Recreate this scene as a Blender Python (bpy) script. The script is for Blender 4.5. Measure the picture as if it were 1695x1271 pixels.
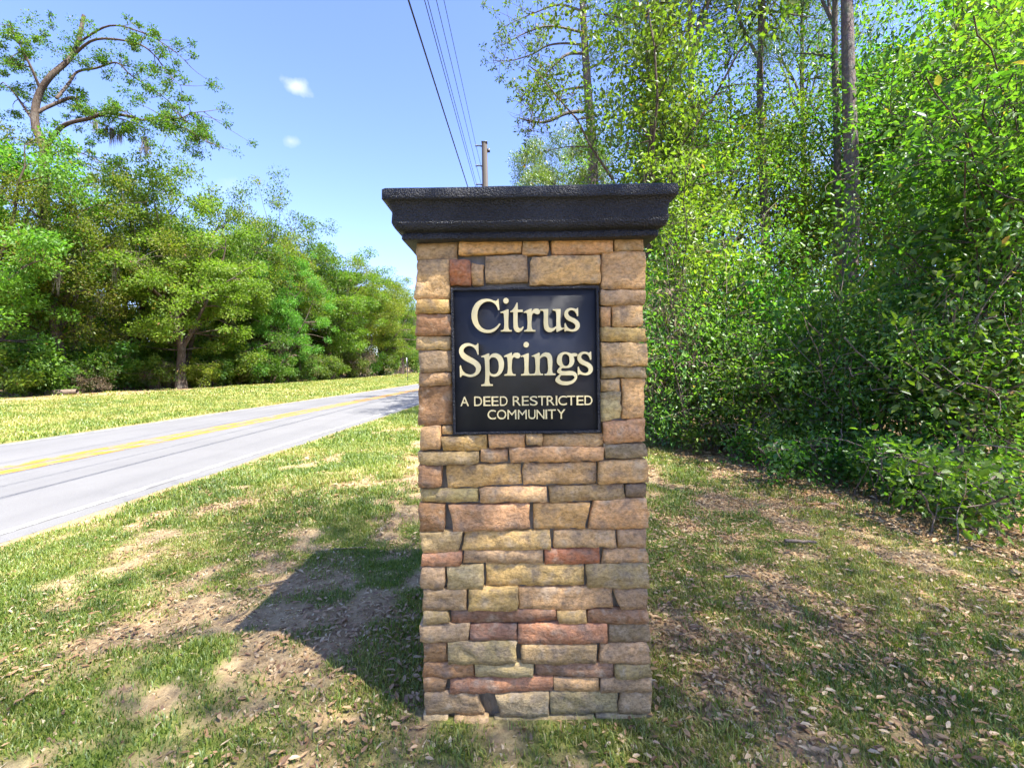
import bpy, math, random
import numpy as np
from mathutils import Vector, Matrix

R = math.radians
scene = bpy.context.scene
for o in list(bpy.data.objects):
    bpy.data.objects.remove(o)
COL = scene.collection

# ------------------------------------------------------------------ camera
CAM_H = 1.45
FPX = 750.0                 # focal length in pixels of the 1695-wide photograph
PX0, PY0 = 847.5, 603.8     # principal point (level horizon) in the photograph
ROLL = R(0.9)
cam = bpy.data.cameras.new('camera')
cam.sensor_width = 36.0
cam.lens = FPX / 1695.0 * 36.0
cam.shift_y = -31.7 / 1695.0
cam.clip_start = 0.05
cam.clip_end = 6000
camo = bpy.data.objects.new('camera', cam)
camo.matrix_world = Matrix.Translation((0, 0, CAM_H)) @ Matrix.Rotation(R(90), 4, 'X') @ Matrix.Rotation(-ROLL, 4, 'Z')
COL.objects.link(camo)
scene.camera = camo

# ------------------------------------------------------------------ sky, sun, exposure
SUN_EL, SUN_AZ = R(58), R(125)      # azimuth measured clockwise from +Y (view direction)
world = bpy.data.worlds.new('World')
scene.world = world
world.use_nodes = True
wn, wl = world.node_tree.nodes, world.node_tree.links
wn.clear()
w_out = wn.new('ShaderNodeOutputWorld')
w_bg = wn.new('ShaderNodeBackground')
w_sky = wn.new('ShaderNodeTexSky')
w_sky.sky_type = 'NISHITA'
w_sky.sun_disc = False
w_sky.sun_elevation = SUN_EL
w_sky.sun_rotation = SUN_AZ
w_sky.altitude = 20
w_sky.air_density = 1.0
w_sky.dust_density = 0.3
w_sky.ozone_density = 3.0
w_bg.inputs['Strength'].default_value = 0.052
# thin scattered fair-weather cloud in the sky
w_tc = wn.new('ShaderNodeTexCoord')
w_no = wn.new('ShaderNodeTexNoise'); w_no.inputs['Scale'].default_value = 3.2
w_no.inputs['Detail'].default_value = 7; w_no.inputs['Roughness'].default_value = 0.55
w_mp = wn.new('ShaderNodeMapping'); w_mp.inputs['Scale'].default_value = (1, 1, 2.6)
w_mp.inputs['Location'].default_value = (0.37, 1.9, 0.2)
w_rp = wn.new('ShaderNodeMapRange'); w_rp.inputs['From Min'].default_value = 0.70; w_rp.inputs['From Max'].default_value = 0.78
w_rp.inputs['To Max'].default_value = 0.55
w_mix = wn.new('ShaderNodeMixRGB'); w_mix.inputs['Color2'].default_value = (9.5, 9.8, 10.2, 1)
wl.new(w_tc.outputs['Generated'], w_mp.inputs['Vector'])
wl.new(w_mp.outputs['Vector'], w_no.inputs['Vector'])
wl.new(w_no.outputs['Fac'], w_rp.inputs['Value'])
wl.new(w_rp.outputs['Result'], w_mix.inputs['Fac'])
w_tint = wn.new('ShaderNodeMixRGB'); w_tint.blend_type = 'MULTIPLY'; w_tint.inputs['Fac'].default_value = 1.0
w_tint.inputs['Color2'].default_value = (0.76, 0.73, 0.97, 1)
wl.new(w_sky.outputs['Color'], w_tint.inputs['Color1'])
wl.new(w_tint.outputs['Color'], w_mix.inputs['Color1'])
# small fair-weather puffs over the road
def puff(prev, d, r0, r1, amount, nscale):
    vm = wn.new('ShaderNodeVectorMath'); vm.operation = 'NORMALIZE'; wl.new(w_tc.outputs['Generated'], vm.inputs[0])
    df = wn.new('ShaderNodeVectorMath'); df.operation = 'SUBTRACT'; wl.new(vm.outputs[0], df.inputs[0]); df.inputs[1].default_value = Vector(d).normalized()
    sc_ = wn.new('ShaderNodeVectorMath'); sc_.operation = 'MULTIPLY'; wl.new(df.outputs[0], sc_.inputs[0]); sc_.inputs[1].default_value = (1, 1, 1.7)
    ln = wn.new('ShaderNodeVectorMath'); ln.operation = 'LENGTH'; wl.new(sc_.outputs[0], ln.inputs[0])
    nz = wn.new('ShaderNodeTexNoise'); nz.inputs['Scale'].default_value = nscale; nz.inputs['Detail'].default_value = 6; wl.new(vm.outputs[0], nz.inputs['Vector'])
    ad_ = wn.new('ShaderNodeMath'); ad_.operation = 'MULTIPLY_ADD'; wl.new(nz.outputs['Fac'], ad_.inputs[0]); ad_.inputs[1].default_value = -r1 * 1.6; wl.new(ln.outputs['Value'], ad_.inputs[2])
    mr_ = wn.new('ShaderNodeMapRange'); wl.new(ad_.outputs[0], mr_.inputs['Value'])
    mr_.inputs['From Min'].default_value = r1 * 0.2; mr_.inputs['From Max'].default_value = r0 - r1 * 0.8; mr_.inputs['To Min'].default_value = 0; mr_.inputs['To Max'].default_value = amount
    mx_ = wn.new('ShaderNodeMixRGB'); mx_.inputs['Color2'].default_value = (2.6, 2.75, 3.0, 1); wl.new(mr_.outputs['Result'], mx_.inputs['Fac']); wl.new(prev, mx_.inputs['Color1'])
    return mx_.outputs['Color']
def sky_dir(x, y):
    u, v = x - PX0, y - PY0
    return ((u * math.cos(ROLL) - v * math.sin(ROLL)) / FPX, 1.0, -(u * math.sin(ROLL) + v * math.cos(ROLL)) / FPX)
sk = w_mix.outputs['Color']
for (cx_, cy_, ra, am) in [(490, 143, 0.028, 0.8), (481, 234, 0.016, 0.4), (388, 312, 0.03, 0.2)]:
    sk = puff(sk, sky_dir(cx_, cy_), 0.0, ra, am, 38)
wl.new(sk, w_bg.inputs['Color'])
wl.new(w_bg.outputs['Background'], w_out.inputs['Surface'])

sun = bpy.data.lights.new('sun', 'SUN')
sun.energy = 2.45
sun.angle = R(0.55)
sun.color = (1.0, 0.95, 0.86)
suno = bpy.data.objects.new('sun', sun)
sdir = Vector((math.sin(SUN_AZ) * math.cos(SUN_EL), math.cos(SUN_AZ) * math.cos(SUN_EL), math.sin(SUN_EL)))
suno.rotation_euler = sdir.to_track_quat('Z', 'Y').to_euler()
suno.location = sdir * 60
COL.objects.link(suno)

scene.view_settings.view_transform = 'Standard'
scene.view_settings.look = 'None'
scene.view_settings.gamma = 1.0
scene.view_settings.exposure = 3.25
scene.render.engine = 'CYCLES'
scene.cycles.use_denoising = True
scene.cycles.use_adaptive_sampling = True
scene.cycles.adaptive_threshold = 0.02
scene.cycles.max_bounces = 4
scene.cycles.diffuse_bounces = 3
scene.cycles.glossy_bounces = 2
scene.cycles.transmission_bounces = 4
scene.cycles.transparent_max_bounces = 4
scene.cycles.caustics_reflective = False
scene.cycles.caustics_refractive = False
scene.cycles.sample_clamp_indirect = 6

# ------------------------------------------------------------------ helpers
SR, CR = math.sin(ROLL), math.cos(ROLL)
def px(x, y, Y):
    """photo pixel at depth Y -> world point"""
    u, v = x - PX0, y - PY0
    u0, v0 = u * CR - v * SR, u * SR + v * CR
    return (u0 / FPX * Y, Y, CAM_H - v0 / FPX * Y)
def gnd(x, y):
    u, v = x - PX0, y - PY0
    u0, v0 = u * CR - v * SR, u * SR + v * CR
    Y = FPX * CAM_H / v0
    return (u0 / FPX * Y, Y)

def link(o, parent=None):
    COL.objects.link(o)
    if parent is not None:
        o.parent = parent
    return o
def thing(name, label, cat, loc=(0, 0, 0), rz=0.0, group=None, scale=None):
    o = bpy.data.objects.new(name, None)
    o.empty_display_size = 0.2
    o.location = loc
    o.rotation_euler = (0, 0, rz)
    if scale is not None:
        o.scale = scale
    o['label'] = label; o['category'] = cat; o['kind'] = 'thing'
    if group: o['group'] = group
    return link(o)
def tag(o, label, cat, group=None):
    if 'kind' not in o: o['kind'] = 'thing'
    o['label'] = label; o['category'] = cat
    if group: o['group'] = group
    return o
def mesh_np(name, verts, faces, mat, colors=None, smooth=False):
    """faces: (M,k) int array, or list of such arrays"""
    verts = np.asarray(verts, dtype=np.float32)
    fl = faces if isinstance(faces, list) else [faces]
    fl = [np.asarray(f, dtype=np.int32) for f in fl if len(f)]
    me = bpy.data.meshes.new(name)
    me.vertices.add(len(verts))
    me.vertices.foreach_set('co', verts.ravel())
    nl = sum(f.size for f in fl); npoly = sum(len(f) for f in fl)
    me.loops.add(nl); me.polygons.add(npoly)
    me.loops.foreach_set('vertex_index', np.concatenate([f.ravel() for f in fl]))
    starts = []; s = 0
    for f in fl:
        starts.append(s + np.arange(len(f)) * f.shape[1]); s += f.size
    me.polygons.foreach_set('loop_start', np.concatenate(starts).astype(np.int32))
    if smooth:
        me.polygons.foreach_set('use_smooth', np.ones(npoly, dtype=bool))
    if colors is not None:
        a = me.attributes.new('col', 'FLOAT_COLOR', 'POINT')
        c = np.ones((len(verts), 4), dtype=np.float32); c[:, :3] = colors
        a.data.foreach_set('color', c.ravel())
    me.update(calc_edges=True)
    if mat is not None:
        me.materials.append(mat)
    return me
def obj(name, me, parent=None, loc=None):
    o = bpy.data.objects.new(name, me)
    if loc is not None: o.location = loc
    return link(o, parent)

def hash2(ix, iy, seed):
    n = (ix.astype(np.int64) * 374761393 + iy.astype(np.int64) * 668265263 + seed * 1442695041) & 0xFFFFFFFF
    n = ((n ^ (n >> 13)) * 1274126177) & 0xFFFFFFFF
    n = n ^ (n >> 16)
    return (n & 0xFFFF) / 65535.0
def vnoise(x, y, seed=0):
    x = np.asarray(x, dtype=np.float64); y = np.asarray(y, dtype=np.float64)
    ix = np.floor(x); iy = np.floor(y); fx = x - ix; fy = y - iy
    fx = fx * fx * (3 - 2 * fx); fy = fy * fy * (3 - 2 * fy)
    a = hash2(ix, iy, seed); b = hash2(ix + 1, iy, seed); c = hash2(ix, iy + 1, seed); d = hash2(ix + 1, iy + 1, seed)
    return a + (b - a) * fx + (c - a) * fy + (a - b - c + d) * fx * fy
def fbm(x, y, scale, seed=0, oct=4):
    v = 0; amp = 0.5; t = 0; f = 1.0 / scale
    for k in range(oct):
        v = v + amp * vnoise(np.asarray(x) * f + 17.3 * k, np.asarray(y) * f - 9.1 * k, seed + k); t += amp; amp *= 0.5; f *= 2.03
    return v / t
def sstep(a, b, x):
    t = np.clip((x - a) / (b - a), 0, 1); return t * t * (3 - 2 * t)

# ------------------------------------------------------------------ materials
def new_mat(name):
    m = bpy.data.materials.new(name); m.use_nodes = True
    nt = m.node_tree; nt.nodes.clear()
    out = nt.nodes.new('ShaderNodeOutputMaterial')
    return m, nt.nodes, nt.links, out
def N(nodes, typ, **kw):
    n = nodes.new(typ)
    for k, v in kw.items():
        if hasattr(n, k) and not k.startswith('i_'):
            setattr(n, k, v)
    return n
def noise(nodes, links, scale, detail=4, rough=0.6, vec=None):
    n = nodes.new('ShaderNodeTexNoise')
    n.inputs['Scale'].default_value = scale; n.inputs['Detail'].default_value = detail; n.inputs['Roughness'].default_value = rough
    if vec is not None: links.new(vec, n.inputs['Vector'])
    return n
def ramp(nodes, links, fac, stops):
    r = nodes.new('ShaderNodeValToRGB')
    e = r.color_ramp.elements
    while len(e) < len(stops): e.new(0.5)
    for i, (p, c) in enumerate(stops):
        e[i].position = p; e[i].color = (c[0], c[1], c[2], 1)
    links.new(fac, r.inputs['Fac'])
    return r
def mixc(nodes, links, a, b, fac, mode='MIX'):
    m = nodes.new('ShaderNodeMixRGB'); m.blend_type = mode
    for s, v in (('Fac', fac), ('Color1', a), ('Color2', b)):
        if hasattr(v, 'is_output') or isinstance(v, bpy.types.NodeSocket): links.new(v, m.inputs[s])
        elif isinstance(v, (int, float)): m.inputs[s].default_value = v
        else: m.inputs[s].default_value = (v[0], v[1], v[2], 1)
    return m.outputs['Color']
def bump(nodes, links, h, strength, dist=0.01, normal=None):
    b = nodes.new('ShaderNodeBump'); b.inputs['Strength'].default_value = strength; b.inputs['Distance'].default_value = dist
    links.new(h, b.inputs['Height'])
    if normal is not None: links.new(normal, b.inputs['Normal'])
    return b.outputs['Normal']

def leaf_material(name, trans=0.42, gloss=0.06, rough=0.38, hue_var=0.05, val_var=0.25, tint=(1.0, 1.26, 0.40)):
    m, nd, lk, out = new_mat(name)
    at = nd.new('ShaderNodeAttribute'); at.attribute_name = 'col'
    oi = nd.new('ShaderNodeObjectInfo')
    hs = nd.new('ShaderNodeHueSaturation')
    mr = nd.new('ShaderNodeMapRange'); mr.inputs['To Min'].default_value = 0.5 - hue_var / 2; mr.inputs['To Max'].default_value = 0.5 + hue_var / 2
    lk.new(oi.outputs['Random'], mr.inputs['Value']); lk.new(mr.outputs['Result'], hs.inputs['Hue'])
    ml = nd.new('ShaderNodeMath'); ml.operation = 'MULTIPLY'; ml.inputs[1].default_value = 7.31
    fr = nd.new('ShaderNodeMath'); fr.operation = 'FRACT'
    lk.new(oi.outputs['Random'], ml.inputs[0]); lk.new(ml.outputs[0], fr.inputs[0])
    mv = nd.new('ShaderNodeMapRange'); mv.inputs['To Min'].default_value = 1 - val_var; mv.inputs['To Max'].default_value = 1 + val_var
    lk.new(fr.outputs[0], mv.inputs['Value']); lk.new(mv.outputs['Result'], hs.inputs['Value'])
    lk.new(at.outputs['Color'], hs.inputs['Color'])
    df = nd.new('ShaderNodeBsdfDiffuse'); lk.new(hs.outputs['Color'], df.inputs['Color'])
    tr = nd.new('ShaderNodeBsdfTranslucent')
    tcol = mixc(nd, lk, hs.outputs['Color'], tint, 1.0, 'MULTIPLY')
    sc = mixc(nd, lk, tcol, (1.7, 1.7, 1.7), 1.0, 'MULTIPLY')
    lk.new(sc, tr.inputs['Color'])
    mx = nd.new('ShaderNodeMixShader'); mx.inputs['Fac'].default_value = trans
    lk.new(df.outputs[0], mx.inputs[1]); lk.new(tr.outputs[0], mx.inputs[2])
    gl = nd.new('ShaderNodeBsdfGlossy'); gl.inputs['Roughness'].default_value = rough; gl.inputs['Color'].default_value = (0.9, 0.95, 1, 1)
    mg = nd.new('ShaderNodeMixShader'); mg.inputs['Fac'].default_value = gloss
    lk.new(mx.outputs[0], mg.inputs[1]); lk.new(gl.outputs[0], mg.inputs[2])
    lk.new(mg.outputs[0], out.inputs['Surface'])
    return m
def principled(nd, lk, out, col, rough=0.8, spec=0.3, normal=None):
    p = nd.new('ShaderNodeBsdfPrincipled')
    if isinstance(col, bpy.types.NodeSocket): lk.new(col, p.inputs['Base Color'])
    else: p.inputs['Base Color'].default_value = (col[0], col[1], col[2], 1)
    if isinstance(rough, bpy.types.NodeSocket): lk.new(rough, p.inputs['Roughness'])
    else: p.inputs['Roughness'].default_value = rough
    p.inputs['Specular IOR Level'].default_value = spec
    if normal is not None: lk.new(normal, p.inputs['Normal'])
    lk.new(p.outputs['BSDF'], out.inputs['Surface'])
    return p

M = {}
M['leaf_oak'] = leaf_material('leaf_oak', 0.48, 0.014, 0.5, 0.07, 0.28)
M['leaf_broad'] = leaf_material('leaf_broad', 0.46, 0.024, 0.42, 0.06, 0.25)
M['leaf_needle'] = leaf_material('leaf_needle', 0.25, 0.05)
M['grass'] = leaf_material('grass', 0.35, 0.03, 0.5, 0, 0, (1, 1.1, 0.5))
M['litter'] = leaf_material('litter', 0.12, 0.04, 0.5, 0, 0, (1, 0.9, 0.7))
M['moss'] = leaf_material('moss', 0.2, 0.0, 0.6, 0.02, 0.15, (1, 1, 0.9))

m, nd, lk, out = new_mat('bark')
tc = nd.new('ShaderNodeTexCoord'); mp = nd.new('ShaderNodeMapping'); mp.inputs['Scale'].default_value = (1, 1, 0.22)
lk.new(tc.outputs['Object'], mp.inputs['Vector'])
n1 = noise(nd, lk, 22, 6, 0.65, mp.outputs['Vector']); n2 = noise(nd, lk, 2.2, 3, 0.6, tc.outputs['Object'])
c1 = ramp(nd, lk, n1.outputs['Fac'], [(0.3, (0.028, 0.02, 0.015)), (0.55, (0.085, 0.065, 0.05)), (0.75, (0.18, 0.15, 0.12))])
c2 = mixc(nd, lk, c1.outputs['Color'], (0.18, 0.18, 0.155), ramp(nd, lk, n2.outputs['Fac'], [(0.52, (0, 0, 0)), (0.75, (0.4, 0.4, 0.4))]).outputs['Color'])
principled(nd, lk, out, c2, 0.9, 0.15, bump(nd, lk, n1.outputs['Fac'], 0.9, 0.03))
M['bark'] = m
m, nd, lk, out = new_mat('pine_bark')
tc = nd.new('ShaderNodeTexCoord'); mp = nd.new('ShaderNodeMapping'); mp.inputs['Scale'].default_value = (1, 1, 0.45)
lk.new(tc.outputs['Object'], mp.inputs['Vector'])
vo = nd.new('ShaderNodeTexVoronoi'); vo.feature = 'DISTANCE_TO_EDGE'; vo.inputs['Scale'].default_value = 16
n1 = noise(nd, lk, 9, 6, 0.7, mp.outputs['Vector'])
mv = mixc(nd, lk, mp.outputs['Vector'], n1.outputs['Color'], 0.12)
lk.new(mv, vo.inputs['Vector'])
cr = ramp(nd, lk, vo.outputs['Distance'], [(0.0, (0.02, 0.014, 0.01)), (0.12, (0.075, 0.052, 0.038)), (0.5, (0.13, 0.092, 0.068))])
cc = mixc(nd, lk, cr.outputs['Color'], n1.outputs['Color'], 0.12)
principled(nd, lk, out, cc, 0.9, 0.15, bump(nd, lk, vo.outputs['Distance'], 1.0, 0.03))
M['pine_bark'] = m
m, nd, lk, out = new_mat('twig')
n1 = noise(nd, lk, 14, 3)
principled(nd, lk, out, ramp(nd, lk, n1.outputs['Fac'], [(0.3, (0.07, 0.05, 0.035)), (0.7, (0.24, 0.19, 0.15))]).outputs['Color'], 0.85, 0.15)
M['twig'] = m

# ground: bare sandy soil and litter, greener where the grass attribute is high
m, nd, lk, out = new_mat('soil')
tc = nd.new('ShaderNodeTexCoord')
at = nd.new('ShaderNodeAttribute'); at.attribute_name = 'col'
sp = nd.new('ShaderNodeSeparateColor'); lk.new(at.outputs['Color'], sp.inputs['Color'])
n1 = noise(nd, lk, 1.3, 6, 0.62, tc.outputs['Object']); n2 = noise(nd, lk, 38, 5, 0.7, tc.outputs['Object']); n3 = noise(nd, lk, 9, 5, 0.65, tc.outputs['Object'])
dirt = ramp(nd, lk, n3.outputs['Fac'], [(0.28, (0.14, 0.095, 0.048)), (0.5, (0.285, 0.208, 0.108)), (0.72, (0.41, 0.325, 0.18))])
dirt2 = mixc(nd, lk, dirt.outputs['Color'], ramp(nd, lk, n2.outputs['Fac'], [(0.3, (0.09, 0.06, 0.035)), (0.6, (0.38, 0.28, 0.16))]).outputs['Color'], 0.45)
grs = ramp(nd, lk, n2.outputs['Fac'], [(0.25, (0.035, 0.06, 0.012)), (0.5, (0.10, 0.14, 0.025)), (0.75, (0.24, 0.25, 0.06))])
gfac = nd.new('ShaderNodeMath'); gfac.operation = 'MULTIPLY_ADD'; gfac.inputs[1].default_value = 1.5; 
lk.new(sp.outputs['Green'], gfac.inputs[0])
nm = nd.new('ShaderNodeMath'); nm.operation = 'MULTIPLY_ADD'; nm.inputs[1].default_value = 0.9; nm.inputs[2].default_value = -0.62
lk.new(n3.outputs['Fac'], nm.inputs[0]); lk.new(nm.outputs[0], gfac.inputs[2]); gfac.use_clamp = True
colr = mixc(nd, lk, dirt2, grs.outputs['Color'], gfac.outputs[0])
lit = mixc(nd, lk, colr, ramp(nd, lk, n2.outputs['Fac'], [(0.3, (0.12, 0.07, 0.035)), (0.65, (0.37, 0.25, 0.135))]).outputs['Color'], sp.outputs['Red'])
principled(nd, lk, out, lit, 0.95, 0.1, bump(nd, lk, n2.outputs['Fac'], 0.7, 0.02))
M['soil'] = m

m, nd, lk, out = new_mat('asphalt')
tc = nd.new('ShaderNodeTexCoord')
n1 = noise(nd, lk, 0.5, 5, 0.6, tc.outputs['Object']); n2 = noise(nd, lk, 160, 3, 0.7, tc.outputs['Object']); n3 = noise(nd, lk, 5, 5, 0.6, tc.outputs['Object'])
mpr = nd.new('ShaderNodeMapping'); mpr.inputs['Scale'].default_value = (1.2, 0.05, 1); mpr.inputs['Rotation'].default_value = (0, 0, R(3.5))
lk.new(tc.outputs['Object'], mpr.inputs['Vector'])
n4 = noise(nd, lk, 1.6, 4, 0.5, mpr.outputs['Vector'])
a = ramp(nd, lk, n1.outputs['Fac'], [(0.3, (0.10, 0.10, 0.102)), (0.7, (0.15, 0.149, 0.147))])
b = mixc(nd, lk, a.outputs['Color'], ramp(nd, lk, n2.outputs['Fac'], [(0.3, (0.05, 0.05, 0.052)), (0.65, (0.21, 0.207, 0.204))]).outputs['Color'], 0.4)
c = mixc(nd, lk, b, (0.08, 0.08, 0.083), ramp(nd, lk, n4.outputs['Fac'], [(0.5, (0, 0, 0)), (0.75, (0.3, 0.3, 0.3))]).outputs['Color'])
vo = nd.new('ShaderNodeTexVoronoi'); vo.feature = 'DISTANCE_TO_EDGE'; vo.inputs['Scale'].default_value = 0.55
lk.new(mixc(nd, lk, tc.outputs['Object'], n3.outputs['Color'], 0.25), vo.inputs['Vector'])
d = mixc(nd, lk, (0.12, 0.12, 0.12), c, ramp(nd, lk, vo.outputs['Distance'], [(0.0, (0.6, 0.6, 0.6)), (0.01, (1, 1, 1))]).outputs['Color'])
principled(nd, lk, out, d, 0.85, 0.25, bump(nd, lk, n2.outputs['Fac'], 0.35, 0.006))
M['asphalt'] = m
def paint(name, col, wear):
    m, nd, lk, out = new_mat(name)
    tc = nd.new('ShaderNodeTexCoord')
    n1 = noise(nd, lk, 3.5, 6, 0.7, tc.outputs['Object']); n2 = noise(nd, lk, 120, 3, 0.7, tc.outputs['Object'])
    f = nd.new('ShaderNodeMath'); f.operation = 'MULTIPLY_ADD'; f.inputs[1].default_value = 0.45
    lk.new(n2.outputs['Fac'], f.inputs[0]); lk.new(n1.outputs['Fac'], f.inputs[2])
    c = mixc(nd, lk, col, (0.15, 0.147, 0.143), ramp(nd, lk, f.outputs[0], [(wear, (0, 0, 0)), (wear + 0.12, (1, 1, 1))]).outputs['Color'])
    principled(nd, lk, out, c, 0.7, 0.3)
    return m
M['yellow_paint'] = paint('yellow_paint', (0.34, 0.165, 0.02), 0.71)
M['white_paint'] = paint('white_paint', (0.36, 0.36, 0.35), 0.62)

# stone: colour comes from each stone
m, nd, lk, out = new_mat('ledge_stone')
tc = nd.new('ShaderNodeTexCoord'); oi = nd.new('ShaderNodeObjectInfo')
ad = nd.new('ShaderNodeVectorMath'); ad.operation = 'ADD'
lk.new(tc.outputs['Object'], ad.inputs[0])
rv = nd.new('ShaderNodeCombineXYZ'); ms = nd.new('ShaderNodeMath'); ms.operation = 'MULTIPLY'; ms.inputs[1].default_value = 40
lk.new(oi.outputs['Random'], ms.inputs[0]); lk.new(ms.outputs[0], rv.inputs[0]); lk.new(ms.outputs[0], rv.inputs[1]); lk.new(rv.outputs[0], ad.inputs[1])
mp = nd.new('ShaderNodeMapping'); mp.inputs['Scale'].default_value = (1, 1, 1.6); lk.new(ad.outputs[0], mp.inputs['Vector'])
n1 = noise(nd, lk, 7, 5, 0.6, mp.outputs['Vector']); n2 = noise(nd, lk, 60, 5, 0.7, mp.outputs['Vector']); n3 = noise(nd, lk, 14, 4, 0.6, ad.outputs[0]); n4 = noise(nd, lk, 230, 2, 0.6, ad.outputs[0])
hs = nd.new('ShaderNodeHueSaturation'); lk.new(oi.outputs['Color'], hs.inputs['Color'])
mr = nd.new('ShaderNodeMapRange'); mr.inputs['From Min'].default_value = 0.3; mr.inputs['From Max'].default_value = 0.7; mr.inputs['To Min'].default_value = 0.72; mr.inputs['To Max'].default_value = 1.28
lk.new(n1.outputs['Fac'], mr.inputs['Value']); lk.new(mr.outputs['Result'], hs.inputs['Value'])
ca = mixc(nd, lk, hs.outputs['Color'], (0.20, 0.155, 0.115), ramp(nd, lk, n3.outputs['Fac'], [(0.49, (0, 0, 0)), (0.68, (0.75, 0.75, 0.75))]).outputs['Color'])
cb = mixc(nd, lk, ca, (0.46, 0.36, 0.24), ramp(nd, lk, n3.outputs['Fac'], [(0.3, (0.6, 0.6, 0.6)), (0.45, (0, 0, 0))]).outputs['Color'])
cm = mixc(nd, lk, cb, ramp(nd, lk, n2.outputs['Fac'], [(0.32, (0.45, 0.44, 0.42)), (0.58, (1.15, 1.15, 1.15))]).outputs['Color'], 0.8, 'MULTIPLY')
bn = bump(nd, lk, n2.outputs['Fac'], 0.8, 0.008)
n5 = noise(nd, lk, 8.5, 3, 0.5, mp.outputs['Vector'])
crk = ramp(nd, lk, n5.outputs['Fac'], [(0.488, (1, 1, 1)), (0.4975, (0, 0, 0)), (0.5025, (0, 0, 0)), (0.512, (1, 1, 1))])
msk = ramp(nd, lk, n1.outputs['Fac'], [(0.56, (1, 1, 1)), (0.62, (0, 0, 0))])
crm = mixc(nd, lk, crk.outputs['Color'], (1, 1, 1), msk.outputs['Color'])
cm = mixc(nd, lk, cm, mixc(nd, lk, (0.88, 0.86, 0.84), (1, 1, 1), crm), 1.0, 'MULTIPLY')
bn1 = bump(nd, lk, crm, 0.3, 0.006, bn)
bn2 = bump(nd, lk, n4.outputs['Fac'], 0.3, 0.002, bn1)
principled(nd, lk, out, cm, 0.9, 0.15, bn2)
M['stone'] = m
m, nd, lk, out = new_mat('mortar')
n1 = noise(nd, lk, 30, 5, 0.7)
principled(nd, lk, out, ramp(nd, lk, n1.outputs['Fac'], [(0.3, (0.13, 0.115, 0.095)), (0.7, (0.26, 0.24, 0.20))]).outputs['Color'], 0.95, 0.1, bump(nd, lk, n1.outputs['Fac'], 0.8, 0.01))
M['mortar'] = m
m, nd, lk, out = new_mat('black_stucco')
tc = nd.new('ShaderNodeTexCoord')
n1 = noise(nd, lk, 150, 2, 0.5, tc.outputs['Object']); n2 = noise(nd, lk, 5, 4, 0.6, tc.outputs['Object'])
cc = ramp(nd, lk, n2.outputs['Fac'], [(0.3, (0.011, 0.012, 0.016)), (0.7, (0.024, 0.026, 0.033))])
principled(nd, lk, out, cc.outputs['Color'], 0.45, 0.35, bump(nd, lk, n1.outputs['Fac'], 1.0, 0.014))
M['cap'] = m
m, nd, lk, out = new_mat('black_panel')
tc = nd.new('ShaderNodeTexCoord'); n2 = noise(nd, lk, 7, 5, 0.65, tc.outputs['Object'])
principled(nd, lk, out, ramp(nd, lk, n2.outputs['Fac'], [(0.3, (0.014, 0.016, 0.022)), (0.75, (0.026, 0.028, 0.035))]).outputs['Color'],
           ramp(nd, lk, n2.outputs['Fac'], [(0.3, (0.38, 0.38, 0.38)), (0.7, (0.55, 0.55, 0.55))]).outputs['Color'], 0.4)
M['panel'] = m
m, nd, lk, out = new_mat('cream_letter')
n2 = noise(nd, lk, 25, 3)
principled(nd, lk, out, ramp(nd, lk, n2.outputs['Fac'], [(0.3, (0.62, 0.52, 0.26)), (0.7, (0.70, 0.60, 0.33))]).outputs['Color'], 0.45, 0.4)
M['letter'] = m
m, nd, lk, out = new_mat('pole_concrete')
n2 = noise(nd, lk, 2.5, 5, 0.6)
principled(nd, lk, out, ramp(nd, lk, n2.outputs['Fac'], [(0.3, (0.075, 0.065, 0.058)), (0.7, (0.14, 0.125, 0.115))]).outputs['Color'], 0.9, 0.2)
M['pole'] = m
m, nd, lk, out = new_mat('dark_metal')
principled(nd, lk, out, (0.03, 0.03, 0.033), 0.5, 0.4)
M['dark'] = m
m, nd, lk, out = new_mat('sign_back')
principled(nd, lk, out, (0.35, 0.36, 0.37), 0.45, 0.5)
M['signback'] = m

# ------------------------------------------------------------------ the setting: ground, road
def road_right(Y): return -4.58 + 0.0615 * Y
def road_left(Y):
    return np.where(Y < 33, np.where(Y < 0, -11.3 + 0.0615 * Y, -11.3 + 0.1 * Y), -8.0 + 0.0615 * (Y - 33))
def road_dist(x, y):
    """signed distance outside the road (negative inside)"""
    return np.maximum(x * -1 + road_left(y), x - road_right(y))
def ground_z(x, y):
    d = road_dist(x, y)
    near = np.exp(-(np.hypot(x, y - 3) / 28) ** 2)
    z = (fbm(x, y, 1.7, 3) - 0.5) * 0.10 + (fbm(x, y, 0.35, 8, 3) - 0.5) * 0.028
    z = z * near * sstep(0.0, 1.2, d)
    # flat footing round the pillar
    pd = np.maximum(np.abs(x - 0.095) - 0.47, np.abs(y - 2.3) - 0.47)
    z = z * (0.25 + 0.75 * sstep(0.0, 0.6, pd))
    z = z - 0.06 * (1 - np.where(x < road_left(y) + 2.5, sstep(-0.9, -0.15, d), sstep(-0.4, -0.06, d)))
    # slight swell of the far verge towards the wood
    z = z + 0.25 * sstep(1.5, 9.0, road_left(y) - x) * sstep(4, 12, y)
    return z
def wood_edge(y):
    """x of the thicket edge on the right, as a function of depth"""
    return np.interp(y, [-5, 2.6, 3.9, 5.3, 7.5, 15, 40, 120], [4.6, 4.3, 4.0, 3.7, 2.5, 1.9, 2.2, 6.0])
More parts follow.
